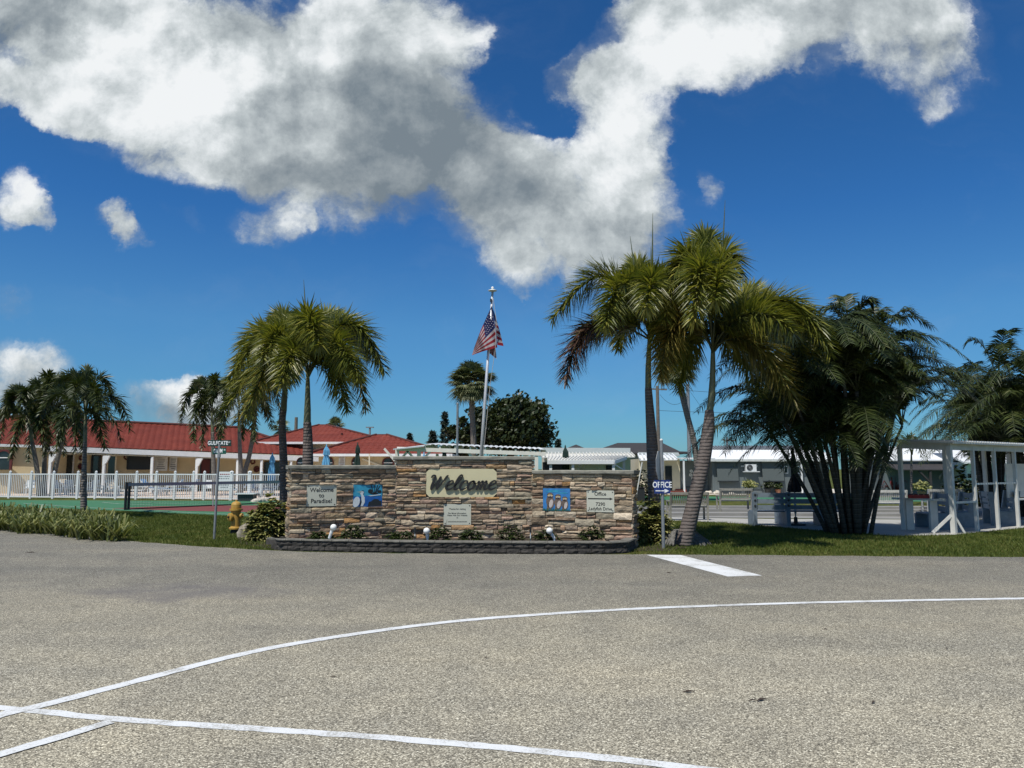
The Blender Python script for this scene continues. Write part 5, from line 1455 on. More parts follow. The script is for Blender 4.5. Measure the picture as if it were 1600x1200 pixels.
# statue: stacked white scallop ornaments seen between the left palms
# closed umbrellas
def umbrella(label, px, top, Y, mat, w, bottom=None, group=None, rings=((0, .10), (.06, .35), (.14, .62), (.30, .70), (.32, .45), (.55, .75), (.85, 1.0), (1, .85))):
    c = Vector(((px-800)/F*Y, Y, 0)); zt = P(px, top, Y).z; zb_ = zt-1.75 if bottom is None else P(px, bottom, Y).z
    t = thing('closed_umbrella', label, 'umbrella', tuple(c), 0, group)
    MB().tube([c, (c.x, c.y, zt)], .022, 8).build('pole', M['offwhite'], t)
    MB().lathe([(.28, 0), (.28, .06), (.06, .10), (.05, .25)], c, 14).build('base', M['dark'], t)
    b = MB(); n = 20; vs = []; fs = []
    rr = [(f, r) for f, r in rings]
    for f, r in rr:
        z = zt-.04-(zt-.04-zb_)*f
        for k in range(n):
            a = 2*math.pi*k/n; q = r*w*(1 if k % 2 == 0 else .68)*(1+.10*math.sin(3*a+f*5))
            vs.append((c.x+math.cos(a)*q, c.y+math.sin(a)*q, z))
    for j in range(len(rr)-1):
        for k in range(n): fs.append((j*n+k, j*n+(k+1) % n, (j+1)*n+(k+1) % n, (j+1)*n+k))
    fs.append(tuple(range(n))); fs.append(tuple(range(len(rr)*n-1, (len(rr)-1)*n-1, -1)))
    b.add(vs, fs); b.build('canopy', mat, t)
    MB().lathe([(.05, zt-.05), (.02, zt+.06), (.001, zt+.09)], (c.x, c.y, 0), 8).build('finial', mat, t)
    return t
umbrella('closed light blue umbrella behind the fence left of the foxtail trunks', 427, 709, 50, M['umb_blue'], .26, None, 'closed umbrellas by the pool')
umbrella('closed light blue umbrella with white top above the left wing of the stone wall', 511, 696, 46, M['umb_blue'], .30, None, 'closed umbrellas by the pool')
umbrella('closed dark green umbrella above the left wing of the stone wall, under the red roof', 559.5, 693, 46, M['umb_green'], .22, None, 'closed umbrellas by the pool')
umbrella('small closed light blue umbrella top just showing under the pavilion roof', 663, 708, 50, M['umb_blue'], .20, None, 'closed umbrellas by the pool')
umbrella('closed dark green umbrella standing before the pavilion above the raised wall centre', 694.5, 691, 40, M['umb_green'], .22, None, 'closed umbrellas by the pool')
umbrella('closed dark green umbrella above the right wing of the stone wall', 883, 697.5, 40, M['umb_green'], .24, None, 'closed umbrellas by the pool')
UB = umbrella('closed black umbrella on the picnic bench left of the clumping palm', 1237.5, 703, 23.4, M['umb_black'], .21, 769, None, ((0, .12), (.2, .38), (.5, .45), (.60, .42), (.8, .85), (.97, 1.0), (1, .8)))
MB().tube([(UB.location.x, 23.4, .35), (UB.location.x, 23.4, .85)], .035, 10).build('sleeve', M['white'], UB)

# ------------------------------------------------------------------ clubhouse with red tile roofs
_a = ((-150-800)/F*50.0, 50.0); _b = ((505-800)/F*60.4, 60.4)
_m = (_b[1]-_a[1])/(_b[0]-_a[0]); _c = _a[1]-_m*_a[0]
def yA(px, off=0.0): return (_c+off)/(1-_m*(px-800)/F)
CB = thing('clubhouse', 'long cream clubhouse with red barrel tile roofs and a white edged porch', 'building', tuple(P(240, 770, 58)))
def tile_roof(mb, A, B, C, D):
    """eave A-B, ridge D-C (C above B)"""
    A, B, C, D = map(Vector, (A, B, C, D))
    u = (B-A).normalized(); nrm = u.cross(D-A)
    if nrm.length < 1e-6: nrm = u.cross(C-A)
    nrm.normalize()
    if nrm.z < 0: nrm = -nrm
    v = nrm.cross(u)
    if (C-A).dot(v) < 0: v = -v
    H = (C-A).length; rows = max(3, int(H/.55))
    step = .075
    for r in range(rows):
        f0 = r/rows; f1 = min(1, (r+1)/rows+.012)
        la, ra = A.lerp(D, f0), B.lerp(C, f0); lb_, rb_ = A.lerp(D, f1), B.lerp(C, f1)
        n = int((ra-la).length/step)
        if n < 2: continue
        vs = []; fs = []
        for i in range(n+1):
            p = la.lerp(ra, i/n); x = (p-A).dot(u)
            e = rb_-lb_; q = lb_+e*max(0, min(1, ((p-lb_).dot(u)/max(1e-6, e.dot(u))) if e.length > 1e-4 else 0))
            h = .055*abs(math.sin(math.pi*x/.42))
            vs.append(p+nrm*(h*.8+.018)); vs.append(q+nrm*(h*.8)); vs.append(p+nrm*(.0))
        for i in range(n): fs.append((3*i, 3*i+3, 3*i+4, 3*i+1)); fs.append((3*i+2, 3*i+5, 3*i+3, 3*i))
        mb.add(vs, fs)
def ridge(mb, pts, r=.11): mb.tube(pts, r, 8)
def roof_slab(mb, pts, th=.12): mb.slab(pts, (0, 0, -th))
# roof over the long porch wing
eA0, eA1 = P(-150, 688.5, yA(-150)), P(505, 712, yA(505))
rA0, rA1 = P(-150, 645.5, yA(-150, 6.5)), P(372, 669, yA(372, 6.5))
hA = P(430, 692, yA(430, 3.0))
rf = MB(); tile_roof(rf, eA0, eA1, rA1, rA0); RA = rf.build('roof', M['tile'], CB, fix=False)
m = MB(); ridge(m, [rA0+Vector((0, 0, .08)), rA1+Vector((0, 0, .08))]); ridge(m, [rA1+Vector((0, 0, .08)), eA1+Vector((0, 0, .10))]); m.build('ridge_tile', M['ridge'], RA)
m = MB(); roof_slab(m, [eA0-Vector((0, 0, .05)), eA1-Vector((0, 0, .05)), rA1-Vector((0, 0, .05)), rA0-Vector((0, 0, .05))], .06); m.slab([eA1-Vector((0, 0, .05)), rA1-Vector((0, 0, .05)), rA1+Vector((0, 9, -2.2)), eA1+Vector((0, 12, 0))], (0, 0, -.06)); m.build('roof_deck', M['cream'], RA)
fa = MB(); 
a = P(76, 700, yA(76, -.02)); c = P(505, 717, yA(505, -.02))
fa.slab([a+Vector((0, 0, -.22)), c+Vector((0, 0, -.22)), c+Vector((0, 0, .14)), a+Vector((0, 0, .14))], (0, -.12, 0))
fa.slab([eA0+Vector((0, -.0, -.22)), P(76, 696, yA(76))+Vector((0, 0, -.17)), P(76, 696, yA(76))+Vector((0, 0, -.0)), eA0+Vector((0, 0, -.02))], (0, -.06, 0))
fa.build('fascia', M['white'], CB)
# walls
def wallbox(mb, pxa, pxb, top, off, th=.2, y=yA):
    a = P(pxa, top, y(pxa, off)); c = P(pxb, top, y(pxb, off)); a0 = Vector((a.x, a.y, 0)); c0 = Vector((c.x, c.y, 0))
    mb.slab([a0, c0, c, a], (0, th, 0))
wm = MB(); wallbox(wm, -150, 75, 694, .35, .3); wallbox(wm, 75, 520, 702, 3.0, .3)
a = P(75, 697, yA(75, .45)); wm.box((a.x, a.y+1.4, a.z/2), (.25, 2.6, a.z)); wm.build('wall', M['beige'], CB)
ce = MB(); a = P(76, 708, yA(76)); c = P(505, 722, yA(505)); ce.slab([a, c, c+Vector((0, 3.0, .0)), a+Vector((0, 3.0, 0))], (0, 0, .05)); ce.build('porch_ceiling', M['cream'], CB)
for px in (79, 163, 238, 308, 371.5, 409, 455):
    a = P(px, 712, yA(px, -.05)); z = P(px, 707+.03*px, yA(px)).z
    col = MB().box((a.x, a.y+.05, z/2), (.17, .17, z)).build('column', M['white'], CB)
    if px in (79, 163, 308):
        MB().slab([(a.x-.09, a.y-.04, z), (a.x-.09, a.y-.04, z-.75), (a.x+.18, a.y-.04, z-.5), (a.x+.42, a.y-.04, z)], (0, .15, 0)).build('bracket', M['white'], col)
def opening(px0, px1, y0, y1, off, frame, pane, name, fw=.08, y=yA):
    a = P(px0, y1, y(px0, off-.2)); c = P(px1, y0, y(px0, off-.2))
    f = MB()
    Yc = a.y-.03
    for p_, q_ in (((a.x, a.z), (a.x, c.z)), ((c.x, a.z), (c.x, c.z)), ((a.x, c.z), (c.x, c.z)), ((a.x, a.z), (c.x, a.z))):
        f.bar((p_[0], Yc, p_[1]), (q_[0], Yc, q_[1]), fw, fw)
    o = f.build(name, frame, CB)
    MB().slab([(a.x+fw*.4, Yc+.01, a.z+fw*.4), (c.x-fw*.4, Yc+.01, a.z+fw*.4), (c.x-fw*.4, Yc+.01, c.z-fw*.4), (a.x+fw*.4, Yc+.01, c.z-fw*.4)], (0, .03, 0)).build('pane', pane, o)
    return o
opening(80, 91, 711, 768, 3.0, M['dark'], M['glass'], 'sliding_door')
opening(94, 116, 710, 768, 3.0, M['alu'], M['glass'], 'sliding_door')
opening(141, 158, 712, 768, 3.0, M['dark'], M['glass'], 'sliding_door')
opening(166, 182, 712, 768, 3.0, M['cream'], M['glass'], 'sliding_door')
opening(199, 236, 712, 733, 2.95, M['black'], M['black'], 'serving_hatch')
opening(312, 330, 717, 768, 3.0, M['dark'], M['maroon'], 'door')
opening(412, 440, 722, 768, 3.0, M['dark'], M['glass'], 'sliding_door')
for px0, px1, nm in ((241, 262, 'notice_board'), (264, 277, 'notice_board')):
    a = P(px0, 736, yA(px0, 2.7)); c = P(px1, 714.5, yA(px0, 2.7))
    nb2 = MB().slab([(a.x, a.y, a.z), (c.x, a.y, a.z), (c.x, a.y, c.z), (a.x, a.y, c.z)], (0, .04, 0)).build(nm, M['shelter'], CB)
    m = MB()
    for k in range(6): m.box(((a.x+c.x)/2, a.y-.004, c.z-.14-.14*k), ((c.x-a.x)*uni(.4, .75), .004, .04))
    m.build('print', M['dark'], nb2)
for px, py, r, nm in ((127.5, 715.5, .15, 'wall_wreath'), (126.5, 729, .18, 'wall_ornament'), (198, 714, .18, 'wall_wreath'), (395, 721.5, .16, 'wall_wreath'), (401, 733, .2, 'wall_ornament')):
    c = P(px, py, yA(px, 2.93))
    m = MB(); n = 12
    m.tube([c+Vector((r*math.cos(2*math.pi*k/n), 0, r*math.sin(2*math.pi*k/n))) for k in range(n+1)], .06, 6, False)
    if 'orn' in nm: m.lathe_axis([(r*.6, -.03), (r*.7, 0), (.02, .05)], c, (0, -1, 0), 7)
    m.build(nm, M['maroon'], CB)
def arch_window(px0, px1, top, spring, bot, Y, frame=.16, vis=True):
    a = P(px0, bot, Y); c = P(px1, bot, Y); zt = P(px0, top, Y).z; zs = P(px0, spring, Y).z; cx = (a.x+c.x)/2; w = (c.x-a.x)/2
    def outline(k, kz): return [Vector((cx-w*k, Y, a.z))]+[Vector((cx+w*k*math.cos(math.pi*(1-i/12)), Y, zs+(zt-zs)*kz*math.sin(math.pi*i/12))) for i in range(13)]+[Vector((cx+w*k, Y, a.z))]
    o1 = outline(1, 1); o2 = outline(.74, .76); m = MB()
    n = len(o1)
    for i in range(n-1):
        m.slab([o1[i], o1[i+1], o2[i+1], o2[i]], (0, -.10, 0))
    o = m.build('window', M['maroon'], CB)
    MB().slab(outline(.76, .78), (0, -.03, 0)).build('pane', M['glass'], o)
    zb = zs-.05; MB().bar((cx-w*.74, Y-.05, zb), (cx+w*.74, Y-.05, zb), .05, .06).build('glazing_bar', M['white'], o)
arch_window(-9, 19, 702, 714, 734, yA(-9, .2))
# middle roof, raised
YB = 62
def hip(eL, eR, pL, pR, Y0, Yr, back, name, mat, fasc, th=.16):
    """eL,eR eave pixels at Y0; pL,pR ridge pixels at Yr"""
    A = P(eL[0], eL[1], Y0); B = P(eR[0], eR[1], Y0); C = P(pR[0], pR[1], Yr); D = P(pL[0], pL[1], Yr)
    B.z = A.z = (A.z+B.z)/2; D.z = C.z = (C.z+D.z)/2
    A2 = Vector((A.x, back, A.z)); B2 = Vector((B.x, back, B.z))
    rf = MB(); tile_roof(rf, A, B, C, D); tile_roof(rf, B, B2, C, C); tile_roof(rf, A2, A, D, D)
    o = rf.build(name, mat, CB, fix=False)
    m = MB(); ridge(m, [D, C], .09); ridge(m, [A+Vector((0, 0, .08)), D+Vector((0, 0, .05))], .09); ridge(m, [B+Vector((0, 0, .08)), C+Vector((0, 0, .05))], .09); m.build('ridge_tile', M['ridge'], o)
    m = MB(); d = Vector((0, 0, -.03))
    m.slab([A+d, B+d, C+d, D+d], (0, 0, -.02)); m.slab([B+d, B2+d, C+d], (0, 0, -.02)); m.slab([A2+d, A+d, D+d], (0, 0, -.02)); m.build('roof_deck', M['cream'], o)
    m = MB(); 
    m.slab([A+Vector((0, 0, -fasc)), B+Vector((0, 0, -fasc)), B+Vector((0, 0, .03)), A+Vector((0, 0, .03))], (0, -th, 0))
    m.slab([B+Vector((0, 0, -fasc)), B2+Vector((0, 0, -fasc)), B2+Vector((0, 0, .03)), B+Vector((0, 0, .03))], (th, 0, 0))
    m.slab([A+Vector((0, 0, -fasc)), A2+Vector((0, 0, -fasc)), A2+Vector((0, 0, .03)), A+Vector((0, 0, .03))], (-th, 0, 0)); m.build('fascia', M['white'], o)
    return A, B
A, B = hip((396, 691), (612, 691), (499, 664.5), (510, 664.5), 61, 66, 71, 'roof', M['tile'], .14)
m = MB(); m.slab([A+Vector((.7, .9, -.02)), B+Vector((-.5, .9, -.02)), Vector((B.x-.5, A.y+.9, 0)), Vector((A.x+.7, A.y+.9, 0))], (0, 8, 0)); m.build('wall', M['cream'], CB)
MB().tube([P(534, 688, 62.9), P(534, 676.5, 62.9)], .09, 8).build('roof_vent', M['ridge'], CB)
# front right roof
A, B = hip((480, 709.5), (703, 710), (588, 680), (604, 680), 52, 57, 62, 'roof', M['tile'], .14)
m = MB(); m.slab([A+Vector((.6, .7, -.05)), B+Vector((-.6, .7, -.05)), Vector((B.x-.6, A.y+.7, 0)), Vector((A.x+.6, A.y+.7, 0))], (0, 8, 0)); m.build('wall', M['beige'], CB)
yw = A.y+.69
for a_, c_ in ((463, 476), (509, 521), (549, 561), (597, 616)): arch_window(a_, c_, 714.5, 722, 745, yw)
a = P(529, 735, yw); c = P(539.5, 712, yw)
nb2 = MB().slab([(a.x, yw-.03, a.z), (c.x, yw-.03, a.z), (c.x, yw-.03, c.z), (a.x, yw-.03, c.z)], (0, .05, 0)).build('notice_board', M['offwhite'], CB)
m = MB()
for k in range(7): m.box(((a.x+c.x)/2, yw-.034, c.z-.1-.13*k), ((c.x-a.x)*uni(.5, .8), .004, .035))
m.build('print', M['maroon'], nb2)
MB().bar(P(566, 717, yw-.06), P(598, 729, yw-.06), .06, .12).build('handrail', M['cream'], CB)
MB().bar(P(577, 709, 51.7), P(577, 740, 51.7), .07, .07).build('downpipe', M['cream'], CB)
# low roof behind the porch in shade
lp_ = MB(); tile_roof(lp_, P(398, 711, 60.2), P(492, 711, 60.2), P(492, 702.5, 61.6), P(398, 698, 61.6)); lp_.build('roof', M['tile'], CB, fix=False)
lm = P(578, 683, 66); LP = thing('lamp_post', 'thin lamp post with a flat top sticking up behind the red roof peak', 'lamp post', (lm.x, 75, 0))
t_ = P(578, 668.5, 75); MB().tube([(t_.x, 75, 0), t_], .10, 8).build('post', M['galv'], LP); MB().box(t_+Vector((0, 0, .05)), (.34*2.2, .3, .10)).build('lamp_head', M['galv'], LP)

# ------------------------------------------------------------------ picnic pavilion behind the wall
PV = thing('picnic_pavilion', 'white open pavilion with corrugated roof and braced posts behind the stone wall', 'pavilion', tuple(P(740, 760, 34)))
a0, a1 = P(665, 692, 33), P(852, 700, 33); a1.z = a1.z
gl = P(616, 699, 32.6)
rd = MB(); n = 66
vs = []; fs = []
L_edge = [P(616, 699.5, 32.6), P(664, 692.5, 33.2)]
b0 = L_edge[1]; b1 = P(853, 700.5, 33.2)
for i in range(n+1):
    f = i/n; p = b0.lerp(b1, f); h = .05*abs(math.sin(f*math.pi*n/3))
    vs += [p+Vector((0, -.10, -.07+h)), p+Vector((0, 5.5, .15+h))]
for i in range(n): fs.append((2*i, 2*i+2, 2*i+3, 2*i+1))
rd.add(vs, fs); rd.build('roof', M['white_metal'], PV, fix=False)
m = MB(); m.slab([b0+Vector((0, -.34, -.16)), L_edge[0]+Vector((0, -.3, -.1)), L_edge[0]+Vector((0, 5, .1)), b0+Vector((0, 5, .1))], (0, 0, .05)); m.build('roof_end', M['white'], PV)
m = MB(); m.bar(b0+Vector((-1.2, 0, -.24)), b1+Vector((0, 0, -.24)), .10, .17); m.bar(b0+Vector((-.8, 4.5, -.12)), b1+Vector((0, 4.5, -.12)), .10, .15)
for k in range(9): m.bar(b0.lerp(b1, k/8)+Vector((0, -.05, -.14)), b0.lerp(b1, k/8)+Vector((0, 5.2, -.01)), .07, .12)
m.build('beam', M['pavilion'], PV)
for px in (621, 655, 751.5, 806, 838):
    x = (px-800)/F*33.2; zt = b0.lerp(b1, (px-664)/189).z-.32
    pp = MB().box((x, 33.25, zt/2+.05), (.15, .15, zt)).build('post', M['pavilion'], PV)
    m = MB()
    for s_ in (-1, 1):
        if px == 838 and s_ > 0: continue
        m.bar((x+s_*.06, 33.25, zt-.52), (x+s_*.56, 33.25, zt+.04), .09, .09)
    m.build('brace', M['pavilion'], pp)
for px in (684, 742, 800):
    x = (px-800)/F*37.8; zt = b0.lerp(b1, (px-664)/189).z-.35
    MB().box((x, 37.7, zt/2), (.13, .13, zt)).build('post', M['pavilion'], PV)

# ------------------------------------------------------------------ homes beyond the wall
def ribbed(mb, A, B, C, D, n, r=.05):
    A, B, C, D = map(Vector, (A, B, C, D)); mb.slab([A, B, C, D], (0, 0, -.05))
    for i in range(n+1): f = i/n; mb.bar(A.lerp(B, f)+Vector((0, 0, r*.6)), D.lerp(C, f)+Vector((0, 0, r*.6)), r, r*1.6)
MH = thing('mobile_home', 'pale mobile home with ribbed awning and white carport above the right wall wing', 'mobile home', tuple(P(920, 770, 46)))
z1 = P(900, 707, 47).z
m = MB(); m.slab([P(846, 707.5, 46.5), P(985, 708, 46.5), P(985, 700, 49.5), P(846, 699.5, 49.5)], (0, 0, -.1)); m.slab([P(846, 699.5, 49.5), P(985, 700, 49.5), P(985, 700, 49.5)+Vector((.6, 5, -.35)), P(846, 700, 49.5)+Vector((0, 5, -.35))], (0, 0, -.1)); m.build('roof', M['roofgrey'], MH)
a = P(852, 709, 46.8); c = P(985, 709, 46.8); m = MB(); m.slab([Vector((a.x, 46.8, 0)), Vector((c.x, 46.8, 0)), c, a], (0, 5.5, 0)); m.build('wall', M['cream'], MH)
m = MB(); ribbed(m, P(846, 714.5, 44.6), P(992, 713.5, 44.6), P(986, 708, 46.7), P(846, 708, 46.7), 26, .055); m.build('awning', M['shelter'], MH)
m = MB(); A = P(855, 719, 38); B = P(959, 719, 38); C = P(978, 712.5, 42); D = P(858, 713, 42); ribbed(m, A, B, C, D, 22, .03); cp_ = m.build('carport_roof', M['shelter'], MH)
m = MB(); m.bar(A+Vector((0, -.02, -.10)), B+Vector((0, -.02, -.10)), .06, .18); m.bar(B+Vector((.03, 0, -.10)), C+Vector((.03, 0, -.10)), .06, .18); m.build('gutter', M['white'], MH)
for px, Y, zt in ((860, 38.1, A.z), (894.5, 38.1, A.z), (957.5, 38.1, B.z), (974, 41.8, C.z), (906, 41.8, C.z)):
    x = (px-800)/F*Y; MB().box((x, Y, zt/2-.1), (.13, .13, zt-.2)).build('carport_post', M['white'], MH)
m = MB(); m.bar(Vector(((957.5-800)/F*38.1+.05, 38.3, B.z-.2)), Vector(((974-800)/F*41.8, 41.7, C.z-.8)), .07, .07); m.bar(Vector(((906-800)/F*41.8, 41.7, C.z-.9)), Vector(((921-800)/F*41.8, 41.7, C.z-.15)), .08, .08); m.build('carport_brace', M['white'], MH)
a = P(947, 735, 46.75); c = P(956, 727, 46.75); w_ = MB().slab([(a.x, 46.74, a.z), (c.x, 46.74, a.z), (c.x, 46.74, c.z), (a.x, 46.74, c.z)], (0, .03, 0)).build('window', M['glass'], MH)
a = P(848, 745, 46.6); c = P(890, 722, 46.6); MB().slab([(a.x, 46.72, 0), (c.x, 46.72, 0), (c.x, 46.72, c.z), (a.x, 46.72, c.z)], (0, .05, 0)).build('screen_panel', M['black'], MH)
DH = thing('dark_roofed_house', 'low house with a broad dark hip roof behind the pale mobile home', 'house', tuple(P(990, 770, 75)))
m = MB(); A = P(925, 708, 72); B = P(1068, 708, 72); C = P(1035, 692, 78); D = P(965, 692, 78); C.z = D.z
m.slab([A, B, C, D], (0, 0, -.1)); m.slab([B, B+Vector((0, 12, 0)), C], (0, 0, -.1)); m.slab([A+Vector((0, 12, 0)), A, D], (0, 0, -.1)); m.slab([D, C, B+Vector((0, 12, 0)), A+Vector((0, 12, 0))], (0, 0, -.1)); m.build('roof', M['roofdark'], DH)
m = MB(); m.slab([Vector((A.x+.6, 72.8, 0)), Vector((B.x-.6, 72.8, 0)), B+Vector((-.6, .8, -.12)), A+Vector((.6, .8, -.12))], (0, 10, 0)); m.build('wall', M['roofgrey'], DH)
m = MB(); A = P(1040, 706, 70); B = P(1076, 707, 70); m.slab([A, B, P(1074, 705.5, 73), P(1044, 704.5, 73)], (0, 0, -.15)); m.build('porch_roof', M['roofdark'], DH)
D2 = thing('dark_roofed_house', 'small dark roof peak just above the ridge of the pale mobile home', 'house', tuple(P(900, 770, 95)))
m = MB(); A = P(884, 701, 92); B = P(916, 701, 92); C = P(900, 694.5, 96); m.slab([A, B, C], (0, 0, -.1)); m.slab([B, B+Vector((0, 9, 0)), C], (0, 0, -.1)); m.slab([A+Vector((0, 9, 0)), A, C], (0, 0, -.1)); m.build('roof', M['roofdark'], D2)
m = MB(); m.slab([Vector((A.x+.4, 92.5, 0)), Vector((B.x-.4, 92.5, 0)), B+Vector((-.4, .5, -.1)), A+Vector((.4, .5, -.1))], (0, 6, 0)); m.build('wall', M['roofgrey'], D2)
M2 = thing('mobile_home', 'mobile home with boldly striped awning left of the grey trailer home', 'mobile home', tuple(P(1030, 770, 52)))
m = MB(); ribbed(m, P(1000, 719, 52), P(1058, 718, 52), P(1050, 711, 54.5), P(997, 711, 54.5), 9, .09); m.build('awning', M['white_metal'], M2)
m = MB(); a = P(998, 717, 53); c = P(1062, 716, 53); m.slab([Vector((a.x, 53, 0)), Vector((c.x, 53, 0)), c, a], (0, 5, 0)); m.build('wall', M['cream'], M2)
m = MB(); m.slab([P(997, 711, 54.5), P(1062, 711, 54.5), P(1060, 707, 58), P(997, 706.5, 58)], (0, 0, -.1)); m.build('roof', M['roofgrey'], M2)
a = P(1040, 755, 52.9); c = P(1050, 728, 52.9); MB().slab([(a.x, 52.95, .1), (c.x, 52.95, .1), (c.x, 52.95, c.z), (a.x, 52.95, c.z)], (0, .03, 0)).build('window', M['glass'], M2)
shrub('hedge_bush', 'dark hedge bush behind the right end of the stone wall', P(1000, 768, 42)*1.0, 1.35, .9, 1.45, 420, M['oak'], .2, 'bush', None, .5, 3, .5, 0)
b0_ = [o for o in COL.objects if o.get('label', '').startswith('dark hedge')][0]
q0 = P(994, 762, 40); q1 = P(1003.5, 722, 40)
tag(MB().tube([Vector((q0.x-.06, 40, 0)), q1], [.035, .03], 8).build('leaning_pole', M['offwhite']), 'thin white pole leaning against the dark hedge bush', 'pole')
bn = P(996, 770, 41); m = thing('rubbish_bin', 'small dark bin below the hedge bush behind the wall end', 'bin', (bn.x, 41, 0))
MB().box((bn.x+.1, 41, .33), (.5, .45, .66)).build('bin_body', M['dark'], m); MB().box((bn.x+.1, 41, .69), (.55, .5, .06)).build('lid', M['black'], m)

# grey trailer home
YT = 52.0
TR = thing('trailer_home', 'long grey trailer home with white roof edge and two roller shades', 'trailer home', tuple(P(1180, 770, YT)))
zE = P(1180, 719, YT).z; xa = (1064.5-800)/F*YT; xb = (1292-800)/F*YT
xr = (1118-800)/F*YT
m = MB(); m.slab([Vector((xr-.3, YT, 0)), Vector((xb, YT, 0)), Vector((xb, YT, zE)), Vector((xr-.3, YT, zE))], (0, 4.5, 0))
for k in range(34): m.box((xr-.2+k*(xb-xr)/34, YT-.004, zE/2), (.018, .008, zE))
m.build('wall', M['trailer'], TR)
m = MB(); m.slab([Vector((xa, YT+1.2, 0)), Vector((xr-.3, YT+1.2, 0)), Vector((xr-.3, YT+1.2, zE-.02)), Vector((xa, YT+1.2, zE-.02))], (0, 3.0, 0)); m.build('porch_wall', M['trailer'], TR)
m = MB(); m.slab([Vector((xa-.15, YT-.45, zE+.05)), Vector((xr-.2, YT-.45, zE+.05)), Vector((xr-.2, YT+3, zE+.12)), Vector((xa-.15, YT+3, zE+.12))], (0, 0, .09)); m.build('porch_roof', M['white'], TR)
MB().box((xa+.02, YT-.35, zE/2), (.11, .11, zE)).build('porch_post', M['white'], TR)
zR = P(1180, 703, YT+1.6).z; zRR = P(1180, 697.5, YT+3).z
m = MB(); m.slab([Vector((xr-.55, YT-.4, zE+.08)), Vector((xb+.2, YT-.4, zE+.08)), Vector((xb+.2, YT+1.5, zR)), Vector((xr-.35, YT+1.5, zR))], (0, 0, -.08)); m.build('roof', M['white'], TR)
m = MB(); m.bar(Vector((xr-.5, YT-.42, zE-.02)), Vector((xb+.2, YT-.42, zE-.02)), .06, .14); m.build('gutter', M['offwhite'], TR)
m = MB(); ribbed(m, Vector((xr-.1, YT+1.52, zR)), Vector((xb+.2, YT+1.52, zR)), Vector((xb, YT+3.2, zRR)), Vector((xr, YT+3.2, zRR)), 38, .06); m.slab([Vector((xr, YT+3.2, zRR)), Vector((xb, YT+3.2, zRR)), Vector((xb, YT+5, zE)), Vector((xr, YT+5, zE))], (0, 0, -.06)); m.build('roof_panel', M['galv'], TR)
for p0_, p1_ in ((1121, 1153), (1192, 1224)):
    a = P(p0_, 752, YT-.3); c = P(p1_, 721, YT-.3)
    rs = MB().slab([(a.x, YT-.16, c.z), (c.x, YT-.16, c.z), (c.x, YT-.34, a.z), (a.x, YT-.34, a.z)], (0, -.015, 0)).build('roller_shade', M['shade_cloth'], TR)
    MB().bar((a.x, YT-.16, c.z+.03), (c.x, YT-.16, c.z+.03), .12, .12).build('shade_roll', M['offwhite'], rs)
    MB().bar((a.x, YT-.35, a.z), (c.x, YT-.35, a.z), .05, .07).build('shade_bar', M['dark'], rs)
for px in (1228, 1247):
    a = P(px-3, 740, YT); c = P(px+3, 728, YT); f = MB().slab([(a.x, YT-.03, a.z), (c.x, YT-.03, a.z), (c.x, YT-.03, c.z), (a.x, YT-.03, c.z)], (0, .04, 0)).build('window', M['white'], TR)
    MB().slab([(a.x+.05, YT-.04, a.z+.06), (c.x-.05, YT-.04, a.z+.06), (c.x-.05, YT-.04, c.z-.06), (a.x+.05, YT-.04, c.z-.06)], (0, .02, 0)).build('pane', M['glass'], f)
MB().box(((1249.5-800)/F*(YT-.4), YT-.4, zE/2), (.09, .09, zE)).build('porch_post', M['white'], TR)
m = MB()
for px, py in ((1080, 736), (1085, 739), (1079, 742), (1084, 743.5), (1082.5, 747)):
    c = P(px, py, YT+1.15)
    for k in range(5):
        a = 2*math.pi*k/5; m.lathe_axis([(.05, -.01), (.052, .01), (.02, .02)], c+Vector((.075*math.cos(a), 0, .075*math.sin(a))), (0, -1, 0), 7)
m.build('flower_ornament', M['offwhite'], TR)
a = P(1166, 737, YT-.5); c = P(1182, 725.5, YT-.5)
AC = thing('air_conditioner', 'white air conditioner unit on a bracket on the grey trailer wall', 'air conditioner', ((a.x+c.x)/2, YT-.3, a.z))
MB().slab([(a.x, YT-.12, a.z+.04), (c.x, YT-.12, a.z+.04), (c.x, YT-.12, c.z), (a.x, YT-.12, c.z)], (0, -.36, 0)).build('casing', M['white'], AC)
fcx = a.x+(c.x-a.x)*.36; fcz = (a.z+c.z)/2+.02; fr = (c.z-a.z)*.42
fan = MB().lathe_axis([(fr, 0), (fr, .012), (fr*.9, .014)], (fcx, YT-.479, fcz), (0, -1, 0), 20).build('fan_grille', M['dark'], AC)
m = MB()
for r_ in (.35, .6, .85): m.tube([Vector((fcx+fr*r_*math.cos(2*math.pi*k/16), YT-.5, fcz+fr*r_*math.sin(2*math.pi*k/16))) for k in range(17)], .006, 4, False)
m.lathe_axis([(.05, 0), (.05, .02), (.01, .025)], (fcx, YT-.49, fcz), (0, -1, 0), 10); m.build('grille_ring', M['galv'], fan)
m = MB()
for x in (a.x-.1, c.x+.1):
    m.bar((x, YT-.02, a.z), (x, YT-.55, a.z), .05, .05)
m.bar((a.x-.2, YT-.52, a.z), (c.x+.2, YT-.52, a.z), .05, .05); m.bar((a.x-.2, YT-.06, c.z-.12), (a.x-.02, YT-.06, c.z-.12), .05, .08); m.bar((c.x+.02, YT-.06, c.z-.12), (c.x+.2, YT-.06, c.z-.12), .05, .08)
m.build('bracket', M['white_metal'], AC)
